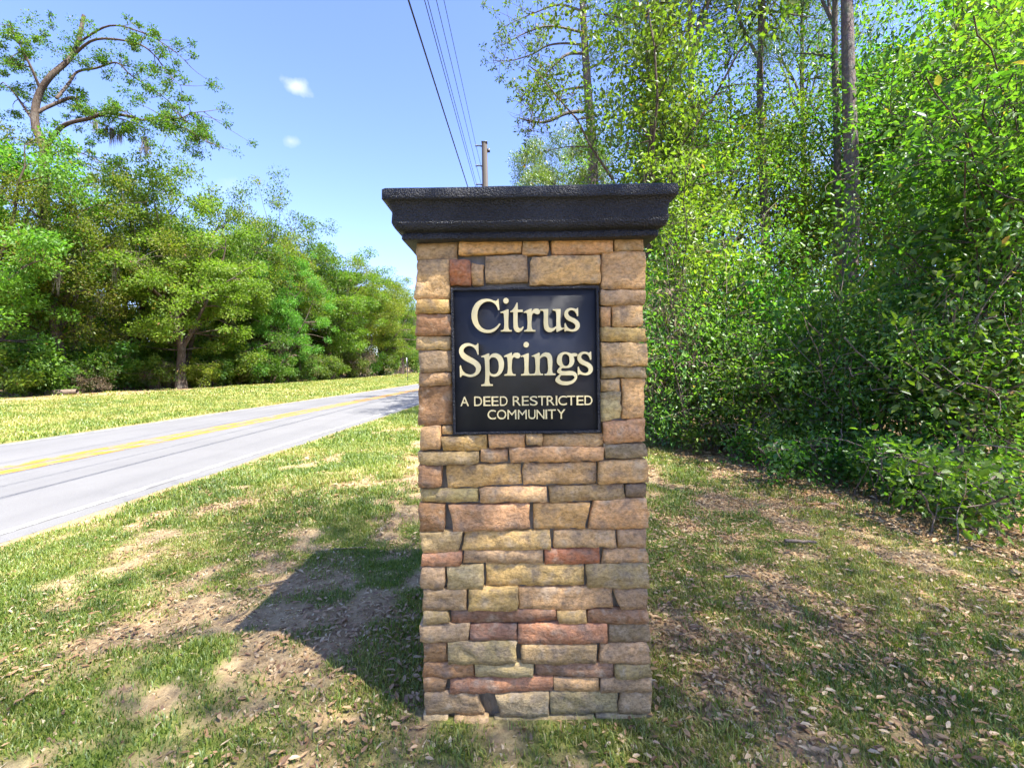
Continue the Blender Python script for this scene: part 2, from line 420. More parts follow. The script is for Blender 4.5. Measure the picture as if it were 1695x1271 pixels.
def grass_amount(x, y):
    a = fbm(x, y, 0.75, 21, 4); b = fbm(x, y, 3.2, 33, 3); e = fbm(x, y, 0.22, 37, 3)
    g = (a - 0.5) * 2.8 + (b - 0.5) * 1.6 + (e - 0.5) * 2.4 + 0.77
    d = road_dist(x, y)
    left = x < road_left(y)
    g = g + 0.42 * np.exp(-((d - 1.0) / 1.3) ** 2) * (~left)           # greener strip by the road
    g = np.where(left, 0.75 + (a - 0.5) * 1.6 - 0.9 * sstep(8.0, 11.5, road_left(y) - x), g)
    g = g + 0.25 * sstep(9, 16, y)
    # bare, trodden soil left of the pillar, litter beneath the wood
    g = g - 0.45 * np.exp(-(((x + 1.3) / 0.9) ** 2 + ((y - 3.6) / 1.6) ** 2))
    g = g - 1.2 * sstep(-0.9, 0.6, x - wood_edge(y))
    return np.clip(g, 0, 1) * sstep(0.02, 0.2, d)
def litter_amount(x, y):
    l = 0.34 + (fbm(x, y, 0.8, 55, 4) - 0.5) * 1.5
    l = l + 0.65 * sstep(-1.5, 0.3, x - wood_edge(y))
    l = l + 0.6 * sstep(6.5, 9.5, road_left(y) - x) + 0.22 * sstep(0.3, 1.2, x)
    return np.clip(l, 0, 1)

def axis_pts(fine0, fine1, step, far):
    a = list(np.arange(fine0, fine1 + 1e-6, step)); s = step; p = fine1
    while p < far: s *= 1.22; p += s; a.append(p)
    s = step; p = fine0; b = []
    while p > -far: s *= 1.22; p -= s; b.append(p)
    return np.array(b[::-1] + a)
gx = axis_pts(-6.5, 5.5, 0.06, 2500); gy = axis_pts(0.6, 10.0, 0.06, 2500)
GX, GY = np.meshgrid(gx, gy)
GZ = ground_z(GX, GY)
nx, ny = len(gx), len(gy)
idx = np.arange(nx * ny).reshape(ny, nx)
gf = np.stack([idx[:-1, :-1], idx[:-1, 1:], idx[1:, 1:], idx[1:, :-1]], -1).reshape(-1, 4)
gcol = np.stack([litter_amount(GX, GY) * 0.8, grass_amount(GX, GY), GX * 0], -1).reshape(-1, 3)
ground = obj('ground', mesh_np('ground', np.stack([GX, GY, GZ], -1).reshape(-1, 3), gf, M['soil'], gcol, True))
ground['kind'] = 'structure'

rng = np.random.default_rng(5)
ry = np.concatenate([np.arange(-40, 60, 0.35), np.arange(60, 700, 6.0)])
jr = (fbm(ry, ry * 0, 1.1, 91, 3) - 0.5) * 0.16; jl = (fbm(ry, ry * 0 + 9, 1.3, 92, 3) - 0.5) * 0.14
xr = road_right(ry) + jr; xl = road_left(ry) + jl
cols = 7
t = np.linspace(0, 1, cols)
RX = xl[:, None] * (1 - t) + xr[:, None] * t
RZ = 0.012 + 0.05 * (1 - (2 * t - 1) ** 2) * 0.5
RZ = np.repeat(RZ[None, :], len(ry), 0); RZ[:, 0] = 0.002; RZ[:, -1] = 0.002
rv_ = np.stack([RX, np.repeat(ry[:, None], cols, 1), RZ], -1).reshape(-1, 3)
ii = np.arange(len(ry) * cols).reshape(len(ry), cols)
rf = np.stack([ii[:-1, :-1], ii[:-1, 1:], ii[1:, 1:], ii[1:, :-1]], -1).reshape(-1, 4)
road = obj('road', mesh_np('road', rv_, rf, M['asphalt'], None, True)); road['kind'] = 'structure'
def road_z(tt): return 0.012 + 0.025 * (1 - (2 * tt - 1) ** 2)
def marking(tc_, half, mat, name):
    c = xl * 0 + (road_left(ry) * (1 - tc_) + road_right(ry) * tc_)
    zc_a, zc_b = (float(np.interp(tc_ + q_, t, RZ[0])) + 0.004 for q_ in (-half / 6.3, half / 6.3))
    va = np.stack([c - half, ry, ry * 0 + zc_a, ], -1); vb = np.stack([c + half, ry, ry * 0 + zc_b], -1)
    v = np.concatenate([va, vb]); n = len(ry); k = np.arange(n - 1)
    return obj(name, mesh_np(name, v, np.stack([k, k + n, k + n + 1, k + 1], -1), mat), road)
marking(0.472, 0.14, M['yellow_paint'], 'yellow_line'); marking(0.528, 0.14, M['yellow_paint'], 'yellow_line')
marking(0.04, 0.06, M['white_paint'], 'edge_line'); marking(0.955, 0.06, M['white_paint'], 'edge_line')

# ------------------------------------------------------------------ geometry kit for plants
def tube(pts, radii, sides=6, cap=True):
    pts = np.asarray(pts, float); radii = np.asarray(radii, float)
    n = len(pts)
    tang = np.gradient(pts, axis=0); tang /= np.linalg.norm(tang, axis=1)[:, None] + 1e-9
    ref = np.array([0.31, 0.95, 0.05])
    a = np.cross(tang, ref); a /= np.linalg.norm(a, axis=1)[:, None] + 1e-9
    b = np.cross(tang, a)
    an = np.linspace(0, 2 * math.pi, sides, endpoint=False)
    v = pts[:, None, :] + radii[:, None, None] * (np.cos(an)[None, :, None] * a[:, None, :] + np.sin(an)[None, :, None] * b[:, None, :])
    k = np.arange(n * sides).reshape(n, sides)
    f = np.stack([k[:-1], np.roll(k[:-1], -1, 1), np.roll(k[1:], -1, 1), k[1:]], -1).reshape(-1, 4)
    return v.reshape(-1, 3), f
class Wood:
    def __init__(s): s.v = []; s.f = []; s.n = 0
    def add(s, pts, radii, sides=6):
        v, f = tube(pts, radii, sides); s.v.append(v); s.f.append(f + s.n); s.n += len(v)
    def mesh(s, name, mat): return mesh_np(name, np.concatenate(s.v), np.concatenate(s.f), mat, None, True)
def bez(p0, p1, p2, n):
    t = np.linspace(0, 1, n)[:, None]
    return (1 - t) ** 2 * p0 + 2 * t * (1 - t) * p1 + t * t * p2
def smooth_path(pts, n):
    pts = np.asarray(pts, float); m = len(pts)
    P = np.vstack([2 * pts[0] - pts[1], pts, 2 * pts[-1] - pts[-2]])
    out = []
    for i in range(m - 1):
        p0, p1, p2, p3 = P[i], P[i + 1], P[i + 2], P[i + 3]
        for t in np.linspace(0, 1, n, endpoint=False):
            out.append(0.5 * ((2 * p1) + (p2 - p0) * t + (2 * p0 - 5 * p1 + 4 * p2 - p3) * t * t + (3 * p1 - p0 - 3 * p2 + p3) * t ** 3))
    out.append(pts[-1])
    return np.array(out)

def unit(a): return a / (np.linalg.norm(a, axis=-1, keepdims=True) + 1e-9)
def leaves(rng, c, d, L, wr, up=0.6, near=False):
    """c centres, d axis directions, L lengths; returns verts, faces (tris or quads)"""
    n = len(c); d = unit(d)
    nrm = rng.normal(size=(n, 3)) * 0.55; nrm[:, 2] += up
    s = unit(np.cross(d, nrm)); nn = np.cross(s, d)
    L = L[:, None]; W = L * wr
    fold = L * rng.uniform(0.02, 0.12, (n, 1))
    if not near:
        v = np.stack([c, c + d * L * 0.45 + s * W * 0.5 + nn * fold, c + d * L, c + d * L * 0.45 - s * W * 0.5 + nn * fold], 1)
        k = np.arange(n)[:, None] * 4
        f = np.concatenate([k + np.array([[0, 1, 2]]), k + np.array([[0, 2, 3]])])
        return v.reshape(-1, 3), f, 4
    dr = nn * L * rng.uniform(-0.02, 0.16, (n, 1))
    v = np.stack([c, c + d * L * 0.28 + s * W * 0.46 + nn * fold, c + d * L * 0.68 + s * W * 0.36 + nn * fold - dr * 0.5, c + d * L - dr,
                  c + d * L * 0.68 - s * W * 0.36 + nn * fold - dr * 0.5, c + d * L * 0.28 - s * W * 0.46 + nn * fold], 1)
    k = np.arange(n)[:, None] * 6
    f = np.concatenate([k + np.array([[0, 1, 2, 3]]), k + np.array([[0, 3, 4, 5]])])
    return v.reshape(-1, 3), f, 6

PAL = {
 'oak':    [(0.050, 0.085, 0.014), (0.085, 0.135, 0.018), (0.125, 0.175, 0.022), (0.170, 0.210, 0.028)],
 'bright': [(0.064, 0.128, 0.018), (0.094, 0.170, 0.022), (0.124, 0.200, 0.028), (0.160, 0.222, 0.036)],
 'dark':   [(0.035, 0.060, 0.014), (0.055, 0.090, 0.018), (0.080, 0.120, 0.022), (0.105, 0.145, 0.026)],
 'broad':  [(0.042, 0.098, 0.020), (0.066, 0.142, 0.022), (0.096, 0.180, 0.026), (0.142, 0.215, 0.034)],
 'needle': [(0.060, 0.105, 0.024), (0.085, 0.135, 0.028), (0.115, 0.165, 0.032), (0.150, 0.195, 0.038)],
 'dead':   [(0.11, 0.085, 0.06), (0.17, 0.13, 0.095), (0.24, 0.19, 0.14), (0.13, 0.15, 0.05)],
}
def leaf_colors(rng, n, pal, clump_shift, per):
    p = np.array(PAL[pal]); t = np.clip(rng.normal(0.45, 0.24, n) + clump_shift, 0, 0.999) * (len(p) - 1)
    i = t.astype(int); fr = (t - i)[:, None]
    c = p[i] * (1 - fr) + p[np.minimum(i + 1, len(p) - 1)] * fr
    dead = rng.random(n) < 0.012
    c[dead] = np.array([0.22, 0.15, 0.05])
    return np.repeat(c, per, 0)

def clump_leaves(rng, centers, radii, counts, L, wr, pal, flat=0.7, up=0.7, near=False, droop=0.1, shell=0.5):
    C, D, S = [], [], []
    for c, r, k in zip(centers, radii, counts):
        q = unit(rng.normal(size=(k, 3))) * (rng.random((k, 1)) ** shell)
        pos = c + q * np.array([r, r, r * flat])
        dd = q * 0.9 + rng.normal(size=(k, 3)) * 0.55; dd[:, 2] += -droop
        C.append(pos); D.append(dd); S.append(np.full(k, rng.normal(0, 0.14)))
    C = np.concatenate(C); D = np.concatenate(D); S = np.concatenate(S)
    LL = L * rng.uniform(0.45, 1.35, len(C))
    v, f, per = leaves(rng, C, D, LL, wr, up, near)
    return v, f, leaf_colors(rng, len(C), pal, S, per)

def moss_strands(rng, anchors, n_per, length):
    """hanging beards of thin strips"""
    V, F, Cc = [], [], []; k = 0
    for a in anchors:
        Lb = length * rng.uniform(0.6, 1.3)
        for j in range(n_per):
            o = rng.normal(size=3) * np.array([0.075, 0.075, 0.08]); l = Lb * rng.uniform(0.4, 1.1)
            w = rng.uniform(0.006, 0.016); an = rng.uniform(0, math.pi); s = np.array([math.cos(an), math.sin(an), 0]) * w
            p = a + o; sw = rng.normal(size=3) * 0.06 * l; sw[2] = 0
            pts = [p - s, p + s, p + sw + s * 0.8 - [0, 0, l * 0.55], p + sw - s * 0.8 - [0, 0, l * 0.55], p + sw * 1.6 - [0, 0, l]]
            V += pts; F += [[k, k + 1, k + 2], [k, k + 2, k + 3], [k + 3, k + 2, k + 4]]; k += 5
            c = np.array([0.135, 0.125, 0.10]) * rng.uniform(0.6, 1.25); Cc += [c] * 5
    return np.array(V), np.array(F), np.array(Cc)

def build_tree(seed, H, cb, rx, tr, n_limbs, n_clumps, per, L, wr, pal, mat, clump_r=(0.55, 1.0), flat=0.65, lean=(0, 0), near=False,
               bark='bark', moss=0, multi=1, up=0.7, shell=0.5, trunk_top=0.78, crown_bias=0.5, droop=0.1, sides=9, wob_=0.012, lo=0.55):
    """returns dict of meshes: trunk, crown, (moss); origin at the foot"""
    rng = np.random.default_rng(seed)
    W = Wood()
    ph = rng.uniform(0, 6.28, 6)
    def env(dirs):
        az = np.arctan2(dirs[:, 1], dirs[:, 0]); el = dirs[:, 2]
        return 1 + 0.18 * np.sin(2 * az + ph[0]) + 0.14 * np.sin(3 * az + ph[1] + 2 * el) + 0.12 * np.sin(5 * az + ph[2] - 3 * el)
    cz = cb + (H - cb) * 0.47; rz = (H - cb) * 0.53
    cen = np.array([lean[0] * 0.75, lean[1] * 0.75, cz])
    stems = []
    for s in range(multi):
        top = np.array([lean[0], lean[1], H * trunk_top]) + (rng.normal(size=3) * np.array([rx, rx, 0]) * (0.12 if multi == 1 else 0.42))
        n = 9
        tt = np.linspace(0, 1, n)[:, None]
        base = np.zeros(3) if multi == 1 else np.append(rng.normal(size=2) * 0.12, 0)
        path = base * (1 - tt) + top * tt
        wob = np.cumsum(rng.normal(size=(n, 3)) * H * wob_, 0); wob[:, 2] = 0; wob -= wob[0]
        path = path + wob
        path[0, 2] = -0.15
        rad = tr * (1 - 0.82 * tt[:, 0] ** 0.9) * (1 if multi == 1 else 0.8); rad[0] *= 1.35
        P = smooth_path(path, 3); Rr = np.interp(np.linspace(0, 1, len(P)), tt[:, 0], rad)
        W.add(P, Rr, sides); stems.append((P, Rr))
    limbs = [(P[int(len(P) * 0.45):], Rr[int(len(P) * 0.45):]) for P, Rr in stems]
    for k in range(n_limbs):
        P, Rr = stems[k % len(stems)]
        q = rng.uniform(max(0.15, cb * lo / (H * trunk_top)), 0.95); i = int(q * (len(P) - 1)); p0 = P[i]
        az = 2 * math.pi * (k * 0.382 + rng.uniform(-0.08, 0.08)); el = rng.uniform(-0.25, 0.8)
        dv = np.array([math.cos(az) * math.cos(el), math.sin(az) * math.cos(el), math.sin(el)])
        e = cen + dv * np.array([rx, rx, rz]) * 0.78 * env(dv[None])[0]
        if e[2] < p0[2] - 0.1 * H: e[2] = p0[2] - 0.05 * H
        mid = (p0 + e) / 2 + np.array([0, 0, 0.12 * np.linalg.norm(e - p0)]) + rng.normal(size=3) * 0.06 * np.linalg.norm(e - p0)
        B = bez(p0, mid, e, 9) + np.vstack([np.zeros((1, 3)), np.cumsum(rng.normal(size=(8, 3)) * 0.018 * np.linalg.norm(e - p0), 0)])
        r0 = min(Rr[i] * 0.62, tr * 0.5)
        rr = np.linspace(r0, max(r0 * 0.16, 0.008), 9)
        W.add(B, rr, 6); limbs.append((B, rr))
    LP = np.concatenate([l[0] for l in limbs]); LR = np.concatenate([l[1] for l in limbs])
    dv = unit(rng.normal(size=(n_clumps * 3, 3)))
    rr = rng.random(n_clumps * 3) ** (1 - crown_bias)
    pts = cen + dv * np.array([rx, rx, rz]) * (rr * env(dv))[:, None]
    pts = pts[pts[:, 2] > cb * 0.8][:n_clumps]
    cr = rng.uniform(clump_r[0], clump_r[1], len(pts))
    for c in pts:
        dd = np.linalg.norm(LP - c, axis=1) + np.maximum(0, LP[:, 2] - c[2]) * 0.8
        i = int(np.argmin(dd)); p0 = LP[i]
        if dd[i] < 0.15: continue
        mid = (p0 + c) / 2 + rng.normal(size=3) * 0.1 * dd[i] + np.array([0, 0, 0.08 * dd[i]])
        B = bez(p0, mid, c, 6)
        r0 = min(LR[i] * 0.6, 0.045 * H / 12 + 0.004)
        W.add(B, np.linspace(r0, max(0.003, r0 * 0.2), 6), 4)
    counts = np.maximum(8, (per * (cr / np.mean(clump_r)) ** 2 * rng.uniform(0.6, 1.3, len(pts)))).astype(int)
    v, f, col = clump_leaves(rng, pts, cr, counts, L, wr, pal, flat, up, near, droop, shell)
    out = {'trunk': W.mesh('trunk', M[bark]), 'crown': mesh_np('crown', v, f, M[mat], col)}
    if moss:
        low = pts[np.argsort(pts[:, 2])[:max(3, int(len(pts) * 0.55))]]
        sel = low[rng.permutation(len(low))[:moss]]
        out['moss'] = []
        for a in sel:
            v, f, c = moss_strands(rng, [a * 0], 42, 1.15)
            out['moss'].append((mesh_np('hanging_moss', v, f, M['moss'], c), a - np.array([0, 0, 0.25])))
    return out
def place(kit, name, label, cat, x, y, rz=0.0, s=1.0, sz=None, group=None):
    z = float(ground_z(np.array([x]), np.array([y]))[0])
    o = thing(name, label, cat, (x, y, z), rz, group, (s, s, sz if sz else s))
    obj('trunk' if cat == 'tree' else 'stem', kit['trunk'], o)
    obj('crown' if cat == 'tree' else 'foliage', kit['crown'], o)
    for me, a in kit.get('moss', []): obj('hanging_moss', me, o, tuple(a))
    return o

# ------------------------------------------------------------------ the pillar
FACE = 1.84
rs = random.Random(11)
STONE = {  # albedo by kind of stone
 'T': (0.43, 0.270, 0.160), 'Y': (0.44, 0.275, 0.138), 'B': (0.335, 0.225, 0.152), 'O': (0.45, 0.268, 0.155), 'R': (0.30, 0.115, 0.070),
 'R2': (0.265, 0.145, 0.090), 'R3': (0.35, 0.175, 0.115), 'R4': (0.235, 0.135, 0.098), 'P': (0.40, 0.222, 0.135), 'P2': (0.46, 0.27, 0.17),
 'G': (0.195, 0.145, 0.105), 'G2': (0.39, 0.285, 0.175), 'G3': (0.305, 0.225, 0.14), 'M': (0.32, 0.215, 0.155), 'V': (0.315, 0.222, 0.128)}
def z1(x, y): return px(600 + x / 2.7636, 280 + y / 2.7636, FACE)
def z2(x, y): return px(660 + x / 3.767, 700 + y / 3.767, FACE)
def z3(x, y): return px(660 + x / 3.767, 950 + y / 3.767, FACE)
FRONT = []
def S(zf, k, *q):
    if len(q) == 4:
        x0, y0, x1, y1 = q; q = (x0, y0, x1, y0, x1, y1, x0, y1)
    p = [zf(q[2 * i], q[2 * i + 1]) for i in range(4)]
    FRONT.append((k, [(a[0], a[2]) for a in p]))
for a in [('B', 220, 330, 432, 412), ('T', 437, 322, 730, 318, 728, 380, 442, 388), ('O', 733, 320, 852, 318, 850, 388, 735, 390),
          ('T', 863, 316, 1150, 313, 1148, 380, 868, 390), ('B', 1157, 312, 1280, 370), ('T', 222, 415, 395, 412, 400, 592, 230, 588),
          ('R', 400, 412, 493, 530), ('T', 497, 428, 553, 436, 552, 525, 499, 529), ('M', 560, 395, 752, 392, 757, 514, 565, 518),
          ('T', 775, 398, 1085, 393, 1088, 520, 763, 530), ('T', 1100, 375, 1262, 373, 1265, 546, 1092, 550),
          ('Y', 243, 598, 398, 596, 400, 656, 245, 660), ('R2', 245, 662, 405, 760), ('T', 242, 765, 407, 826), ('M', 240, 830, 407, 928),
          ('T', 240, 932, 408, 990), ('R2', 243, 992, 410, 1172), ('T', 362, 1177, 410, 1213),
          ('B', 1090, 552, 1272, 619), ('O', 1090, 627, 1135, 720), ('T', 1145, 622, 1278, 718), ('Y', 1090, 725, 1283, 787),
          ('T', 1093, 796, 1285, 899), ('B', 1098, 905, 1275, 956), ('T', 1092, 961, 1180, 1017), ('O', 1192, 960, 1285, 1140),
          ('G2', 1090, 1022, 1185, 1019, 1183, 1138, 1094, 1158), ('P', 1098, 1160, 1298, 1145, 1303, 1246, 1112, 1258)]:
    S(z1, *a)
for a in [('T', 108, 30, 262, 22, 262, 162, 104, 174), ('Y', 262, 86, 552, 74, 550, 172, 275, 177), ('P2', 560, 72, 782, 66, 786, 152, 566, 158),
          ('T', 792, 66, 898, 70, 893, 138, 797, 140), ('T', 908, 74, 1272, 72, 1283, 143, 893, 154), ('G', 1283, 138, 1528, 128, 1525, 212, 1290, 222),
          ('V', 108, 186, 495, 180, 493, 258, 106, 260), ('T', 512, 165, 680, 170, 680, 246, 508, 249), ('O', 687, 158, 1277, 150, 1276, 232, 700, 248),
          ('R2', 105, 266, 265, 268, 262, 400, 108, 402), ('Y', 290, 270, 762, 258, 766, 385, 300, 414), ('T', 782, 256, 1234, 250, 1238, 380, 775, 389),
          ('T', 1250, 244, 1525, 234, 1522, 374, 1246, 385), ('V', 116, 418, 495, 420, 493, 496, 112, 499), ('T', 503, 412, 922, 402, 926, 490, 505, 498),
          ('V', 932, 402, 1412, 390, 1420, 484, 950, 500), ('G', 1420, 392, 1528, 380, 1526, 466, 1424, 467),
          ('R2', 122, 508, 288, 512, 278, 677, 122, 672), ('P', 308, 520, 815, 505, 820, 660, 345, 682), ('Y', 838, 506, 1200, 508, 1158, 664, 846, 660),
          ('O', 1222, 482, 1528, 475, 1528, 660, 1184, 667), ('G2', 110, 686, 405, 676, 362, 808, 115, 816), ('Y', 418, 682, 948, 676, 948, 794, 392, 796),
          ('T', 966, 678, 1360, 675, 1358, 778, 970, 786), ('B', 1366, 670, 1533, 668, 1533, 784, 1372, 787), ('R3', 120, 824, 392, 812, 384, 890, 122, 894),
          ('B', 406, 800, 900, 798, 898, 878, 400, 883), ('R', 914, 796, 1258, 790, 1258, 884, 912, 886), ('T', 1282, 795, 1525, 793, 1525, 882, 1270, 882),
          ('B', 125, 900, 290, 898, 284, 1034, 128, 1030), ('G2', 298, 898, 530, 893, 528, 1032, 303, 1038), ('Y', 541, 890, 1158, 886, 1160, 1016, 545, 1026),
          ('V', 1172, 890, 1535, 884, 1538, 1030, 1182, 1031)]:
    S(z2, *a)
for a in [('B', 145, 102, 422, 97, 420, 230, 148, 233), ('Y', 436, 95, 745, 92, 742, 226, 434, 234), ('T', 750, 95, 1336, 92, 1340, 220, 752, 227),
          ('B', 1342, 96, 1535, 95, 1533, 222, 1385, 222), ('V', 142, 238, 300, 235, 312, 300, 148, 314), ('R4', 328, 236, 980, 229, 988, 298, 320, 322),
          ('Y', 993, 232, 1172, 230, 1176, 308, 995, 313), ('R2', 1184, 232, 1525, 226, 1530, 312, 1182, 306), ('B', 142, 320, 440, 322, 435, 420, 148, 421),
          ('R4', 444, 326, 736, 321, 738, 410, 444, 419), ('R3', 744, 322, 1300, 317, 1304, 432, 742, 439), ('G', 1310, 320, 1535, 318, 1535, 436, 1312, 443),
          ('R2', 146, 428, 298, 426, 300, 550, 148, 556), ('V', 303, 426, 735, 420, 730, 555, 305, 555), ('V', 770, 446, 1240, 443, 1236, 556, 765, 559),
          ('B', 1262, 448, 1545, 446, 1545, 568, 1257, 562), ('R2', 146, 564, 462, 562, 470, 645, 150, 657), ('G2', 473, 562, 845, 558, 843, 643, 476, 646),
          ('R4', 860, 570, 1340, 565, 1342, 656, 858, 640), ('V', 1350, 574, 1545, 573, 1545, 648, 1352, 645), ('R2', 152, 662, 300, 660, 282, 738, 155, 740),
          ('R3', 318, 664, 963, 655, 965, 742, 318, 750), ('O', 972, 664, 1252, 660, 1254, 740, 972, 740), ('B', 1262, 660, 1545, 650, 1555, 738, 1258, 741),
          ('B', 150, 748, 490, 748, 532, 892, 148, 890), ('B', 600, 760, 938, 752, 940, 892, 640, 900), ('G3', 945, 752, 1370, 745, 1370, 878, 950, 882),
          ('B', 1390, 750, 1565, 742, 1558, 878, 1378, 884), ('B', 155, 896, 305, 898, 305, 1010, 155, 1010), ('B', 345, 906, 555, 900, 555, 1010, 345, 1010),
          ('G3', 600, 905, 1225, 892, 1225, 1010, 600, 1010), ('B', 1232, 890, 1550, 890, 1550, 1010, 1232, 1010)]:
    S(z3, *a)

XL = min(p[0] for k, q in FRONT for p in q); XR = max(p[0] for k, q in FRONT for p in q)
PXL, PXR = -0.385, 0.545
def stone_mesh(name, quad, front, depth, rng, cell=0.0105):
    """quad: 4 (a,b) corners, top-left first and clockwise; front face towards -c. Returns verts in (a, c, b)"""
    q = np.array(quad, float)
    wa = max(np.linalg.norm(q[1] - q[0]), np.linalg.norm(q[2] - q[3])); hb = max(np.linalg.norm(q[3] - q[0]), np.linalg.norm(q[2] - q[1]))
    na = int(np.clip(wa / cell, 5, 34)); nb = int(np.clip(hb / cell, 4, 14))
    u = np.linspace(0, 1, na); v = np.linspace(0, 1, nb)
    # concentrate rows at the rim so the edge rounds off
    u[1] = min(u[1], 0.003 / wa); u[-2] = 1 - u[1]; v[1] = 0.003 / hb; v[-2] = 1 - v[1]
    U, V = np.meshgrid(u, v)
    P = (q[0] * ((1 - U) * (1 - V))[..., None] + q[1] * (U * (1 - V))[..., None] + q[2] * (U * V)[..., None] + q[3] * ((1 - U) * V)[..., None])
    sd = int(rng.integers(1e6))
    # ragged outline
    jit = 0.0065
    ja = (fbm(P[..., 0], P[..., 1], 0.03, sd, 3) - 0.5) * 2 * jit; jb = (fbm(P[..., 0], P[..., 1], 0.03, sd + 7, 3) - 0.5) * 2 * jit
    # corners rounded off
    du = np.minimum(U, 1 - U) * wa; dv = np.minimum(V, 1 - V) * hb
    rc = 0.008
    cu = np.clip(1 - du / rc, 0, 1); cv = np.clip(1 - dv / rc, 0, 1)
    pull = np.clip(np.hypot(cu, cv) - 1, 0, 1) * rc * 0.8
    P[..., 0] += ja + np.where(U < 0.5, 1, -1) * pull; P[..., 1] += jb + np.where(V < 0.5, -1, 1) * pull
    d = np.minimum(du, dv); t = np.clip(d / 0.0035, 0, 1)
    relief = (fbm(P[..., 0], P[..., 1] * 2.6, 0.13, sd + 3, 3) - 0.5) * 0.030 + (fbm(P[..., 0], P[..., 1] * 1.5, 0.032, sd + 5, 3) - 0.5) * 0.020
    # split planes
    ca, cb_ = P[..., 0].mean(), P[..., 1].mean()
    for j in range(4):
        g = rng.normal(size=2) * np.array([0.14, 0.30]); off = rng.uniform(0.002, 0.014)
        relief = np.minimum(relief, g[0] * (P[..., 0] - ca) + g[1] * (P[..., 1] - cb_) + off)
    relief = np.clip(relief, -0.012, 0.014)
    out_ = 0.022 * np.sqrt(1 - (1 - t) ** 2) + relief * np.clip(d / 0.004, 0.25, 1)
    C = front + 0.022 - out_
    top = np.stack([P[..., 0], C, P[..., 1]], -1)
    idx = np.arange(na * nb).reshape(nb, na)
    F = np.stack([idx[:-1, :-1], idx[1:, :-1], idx[1:, 1:], idx[:-1, 1:]], -1).reshape(-1, 4)
    ring = np.concatenate([idx[0, :], idx[1:, -1], idx[-1, -2::-1], idx[-2:0:-1, 0]])
    back = top.reshape(-1, 3)[ring].copy(); back[:, 1] = front + depth
    nr = len(ring); bi = na * nb + np.arange(nr)
    F2 = np.stack([ring, np.roll(ring, -1), np.roll(bi, -1), bi], -1)
    return np.concatenate([top.reshape(-1, 3), back]), np.concatenate([F, F2])

pillar = thing('entrance_pillar', 'stacked tan and reddish stone pillar with black moulded cap and black lettered plaque', 'pillar', (0.08, FACE + 0.46, 0))
PB = np.array([0.08, FACE + 0.46, 0])
rngs = np.random.default_rng(77)
def add_stone(v, f, kind):
    c = v.mean(0)
    me = mesh_np('stone', v - c, f, M['stone'], None, False)
    o = obj('stone', me, pillar, tuple(c - PB))
    k = np.array(STONE[kind]) * np.array([1.28, 1.27, 0.94]) * rngs.uniform(0.88, 1.12) * (1 + rngs.normal(size=3) * 0.025)
    o.color = (k[0], k[1], k[2], 1)
for k, q in FRONT:
    q = [list(p) for p in q]
    mx_, mz_ = np.mean([p[0] for p in q]), np.mean([p[1] for p in q])
    for p in q:
        p[0] += math.copysign(0.0022, p[0] - mx_); p[1] += math.copysign(0.0025, p[1] - mz_)
    for p in q:
        if p[0] < XL + 0.035: p[0] = PXL + rs.uniform(-0.010, 0.008)
        if p[0] > XR - 0.05: p[0] = PXR + rs.uniform(-0.008, 0.010)
    xs = [p[0] for p in q]; corner = min(xs) < PXL + 0.03 or max(xs) > PXR - 0.03
    fr = FACE + rs.uniform(-0.010, 0.008)
    v, f = stone_mesh('stone', q, fr, 0.13 if corner else 0.06, rngs)
    add_stone(v, f, k)
# flank courses (seen only from beside the pillar)
for side in (-1, 1):
    zc = 0.0
    while zc < 1.93:
        h = min(rs.choice([0.07, 0.085, 0.10, 0.12]), 1.945 - zc)
        if h < 0.03: break
        a = FACE + rs.uniform(0.135, 0.16); end = FACE + 0.93
        while a < end - 0.03:
            w = min(rs.uniform(0.14, 0.34), end - a)
            if end - a - w < 0.08: w = end - a
            q = [(a + 0.004, zc + h - 0.004), (a + w - 0.004, zc + h - 0.004), (a + w - 0.004, zc + 0.003), (a + 0.004, zc + 0.003)]
            v, f = stone_mesh('stone', q, rs.uniform(-0.008, 0.008), 0.06, rngs, 0.03)
            aa, cc, bb = v[:, 0].copy(), v[:, 1].copy(), v[:, 2].copy()
            if side < 0: v = np.stack([PXL + cc, FACE * 2 + 0.93 - aa + 0.13 * 0 , bb], -1); v[:, 1] = FACE + 0.13 + (FACE + 0.93 - aa) 
            else: v = np.stack([PXR - cc, aa, bb], -1)
            if side < 0: v[:, 1] = np.clip(v[:, 1], FACE + 0.135, FACE + 0.94)
            add_stone(v, f, rs.choice(['T', 'Y', 'B', 'B', 'O', 'R2', 'R3', 'V', 'G3']))
            a += w
        zc += h
def box(x0, x1, y0, y1, z0, z1_):
    v = np.array([(x, y, z) for z in (z0, z1_) for y in (y0, y1) for x in (x0, x1)], float)
    f = np.array([(0, 2, 3, 1), (4, 5, 7, 6), (0, 1, 5, 4), (2, 6, 7, 3), (0, 4, 6, 2), (1, 3, 7, 5)])
    return v, f
v, f = box(PXL + 0.024, PXR - 0.024, FACE + 0.032, FACE + 0.91, -0.15, 1.955)
obj('mortar_core', mesh_np('mortar_core', v - PB, f, M['mortar']), pillar)

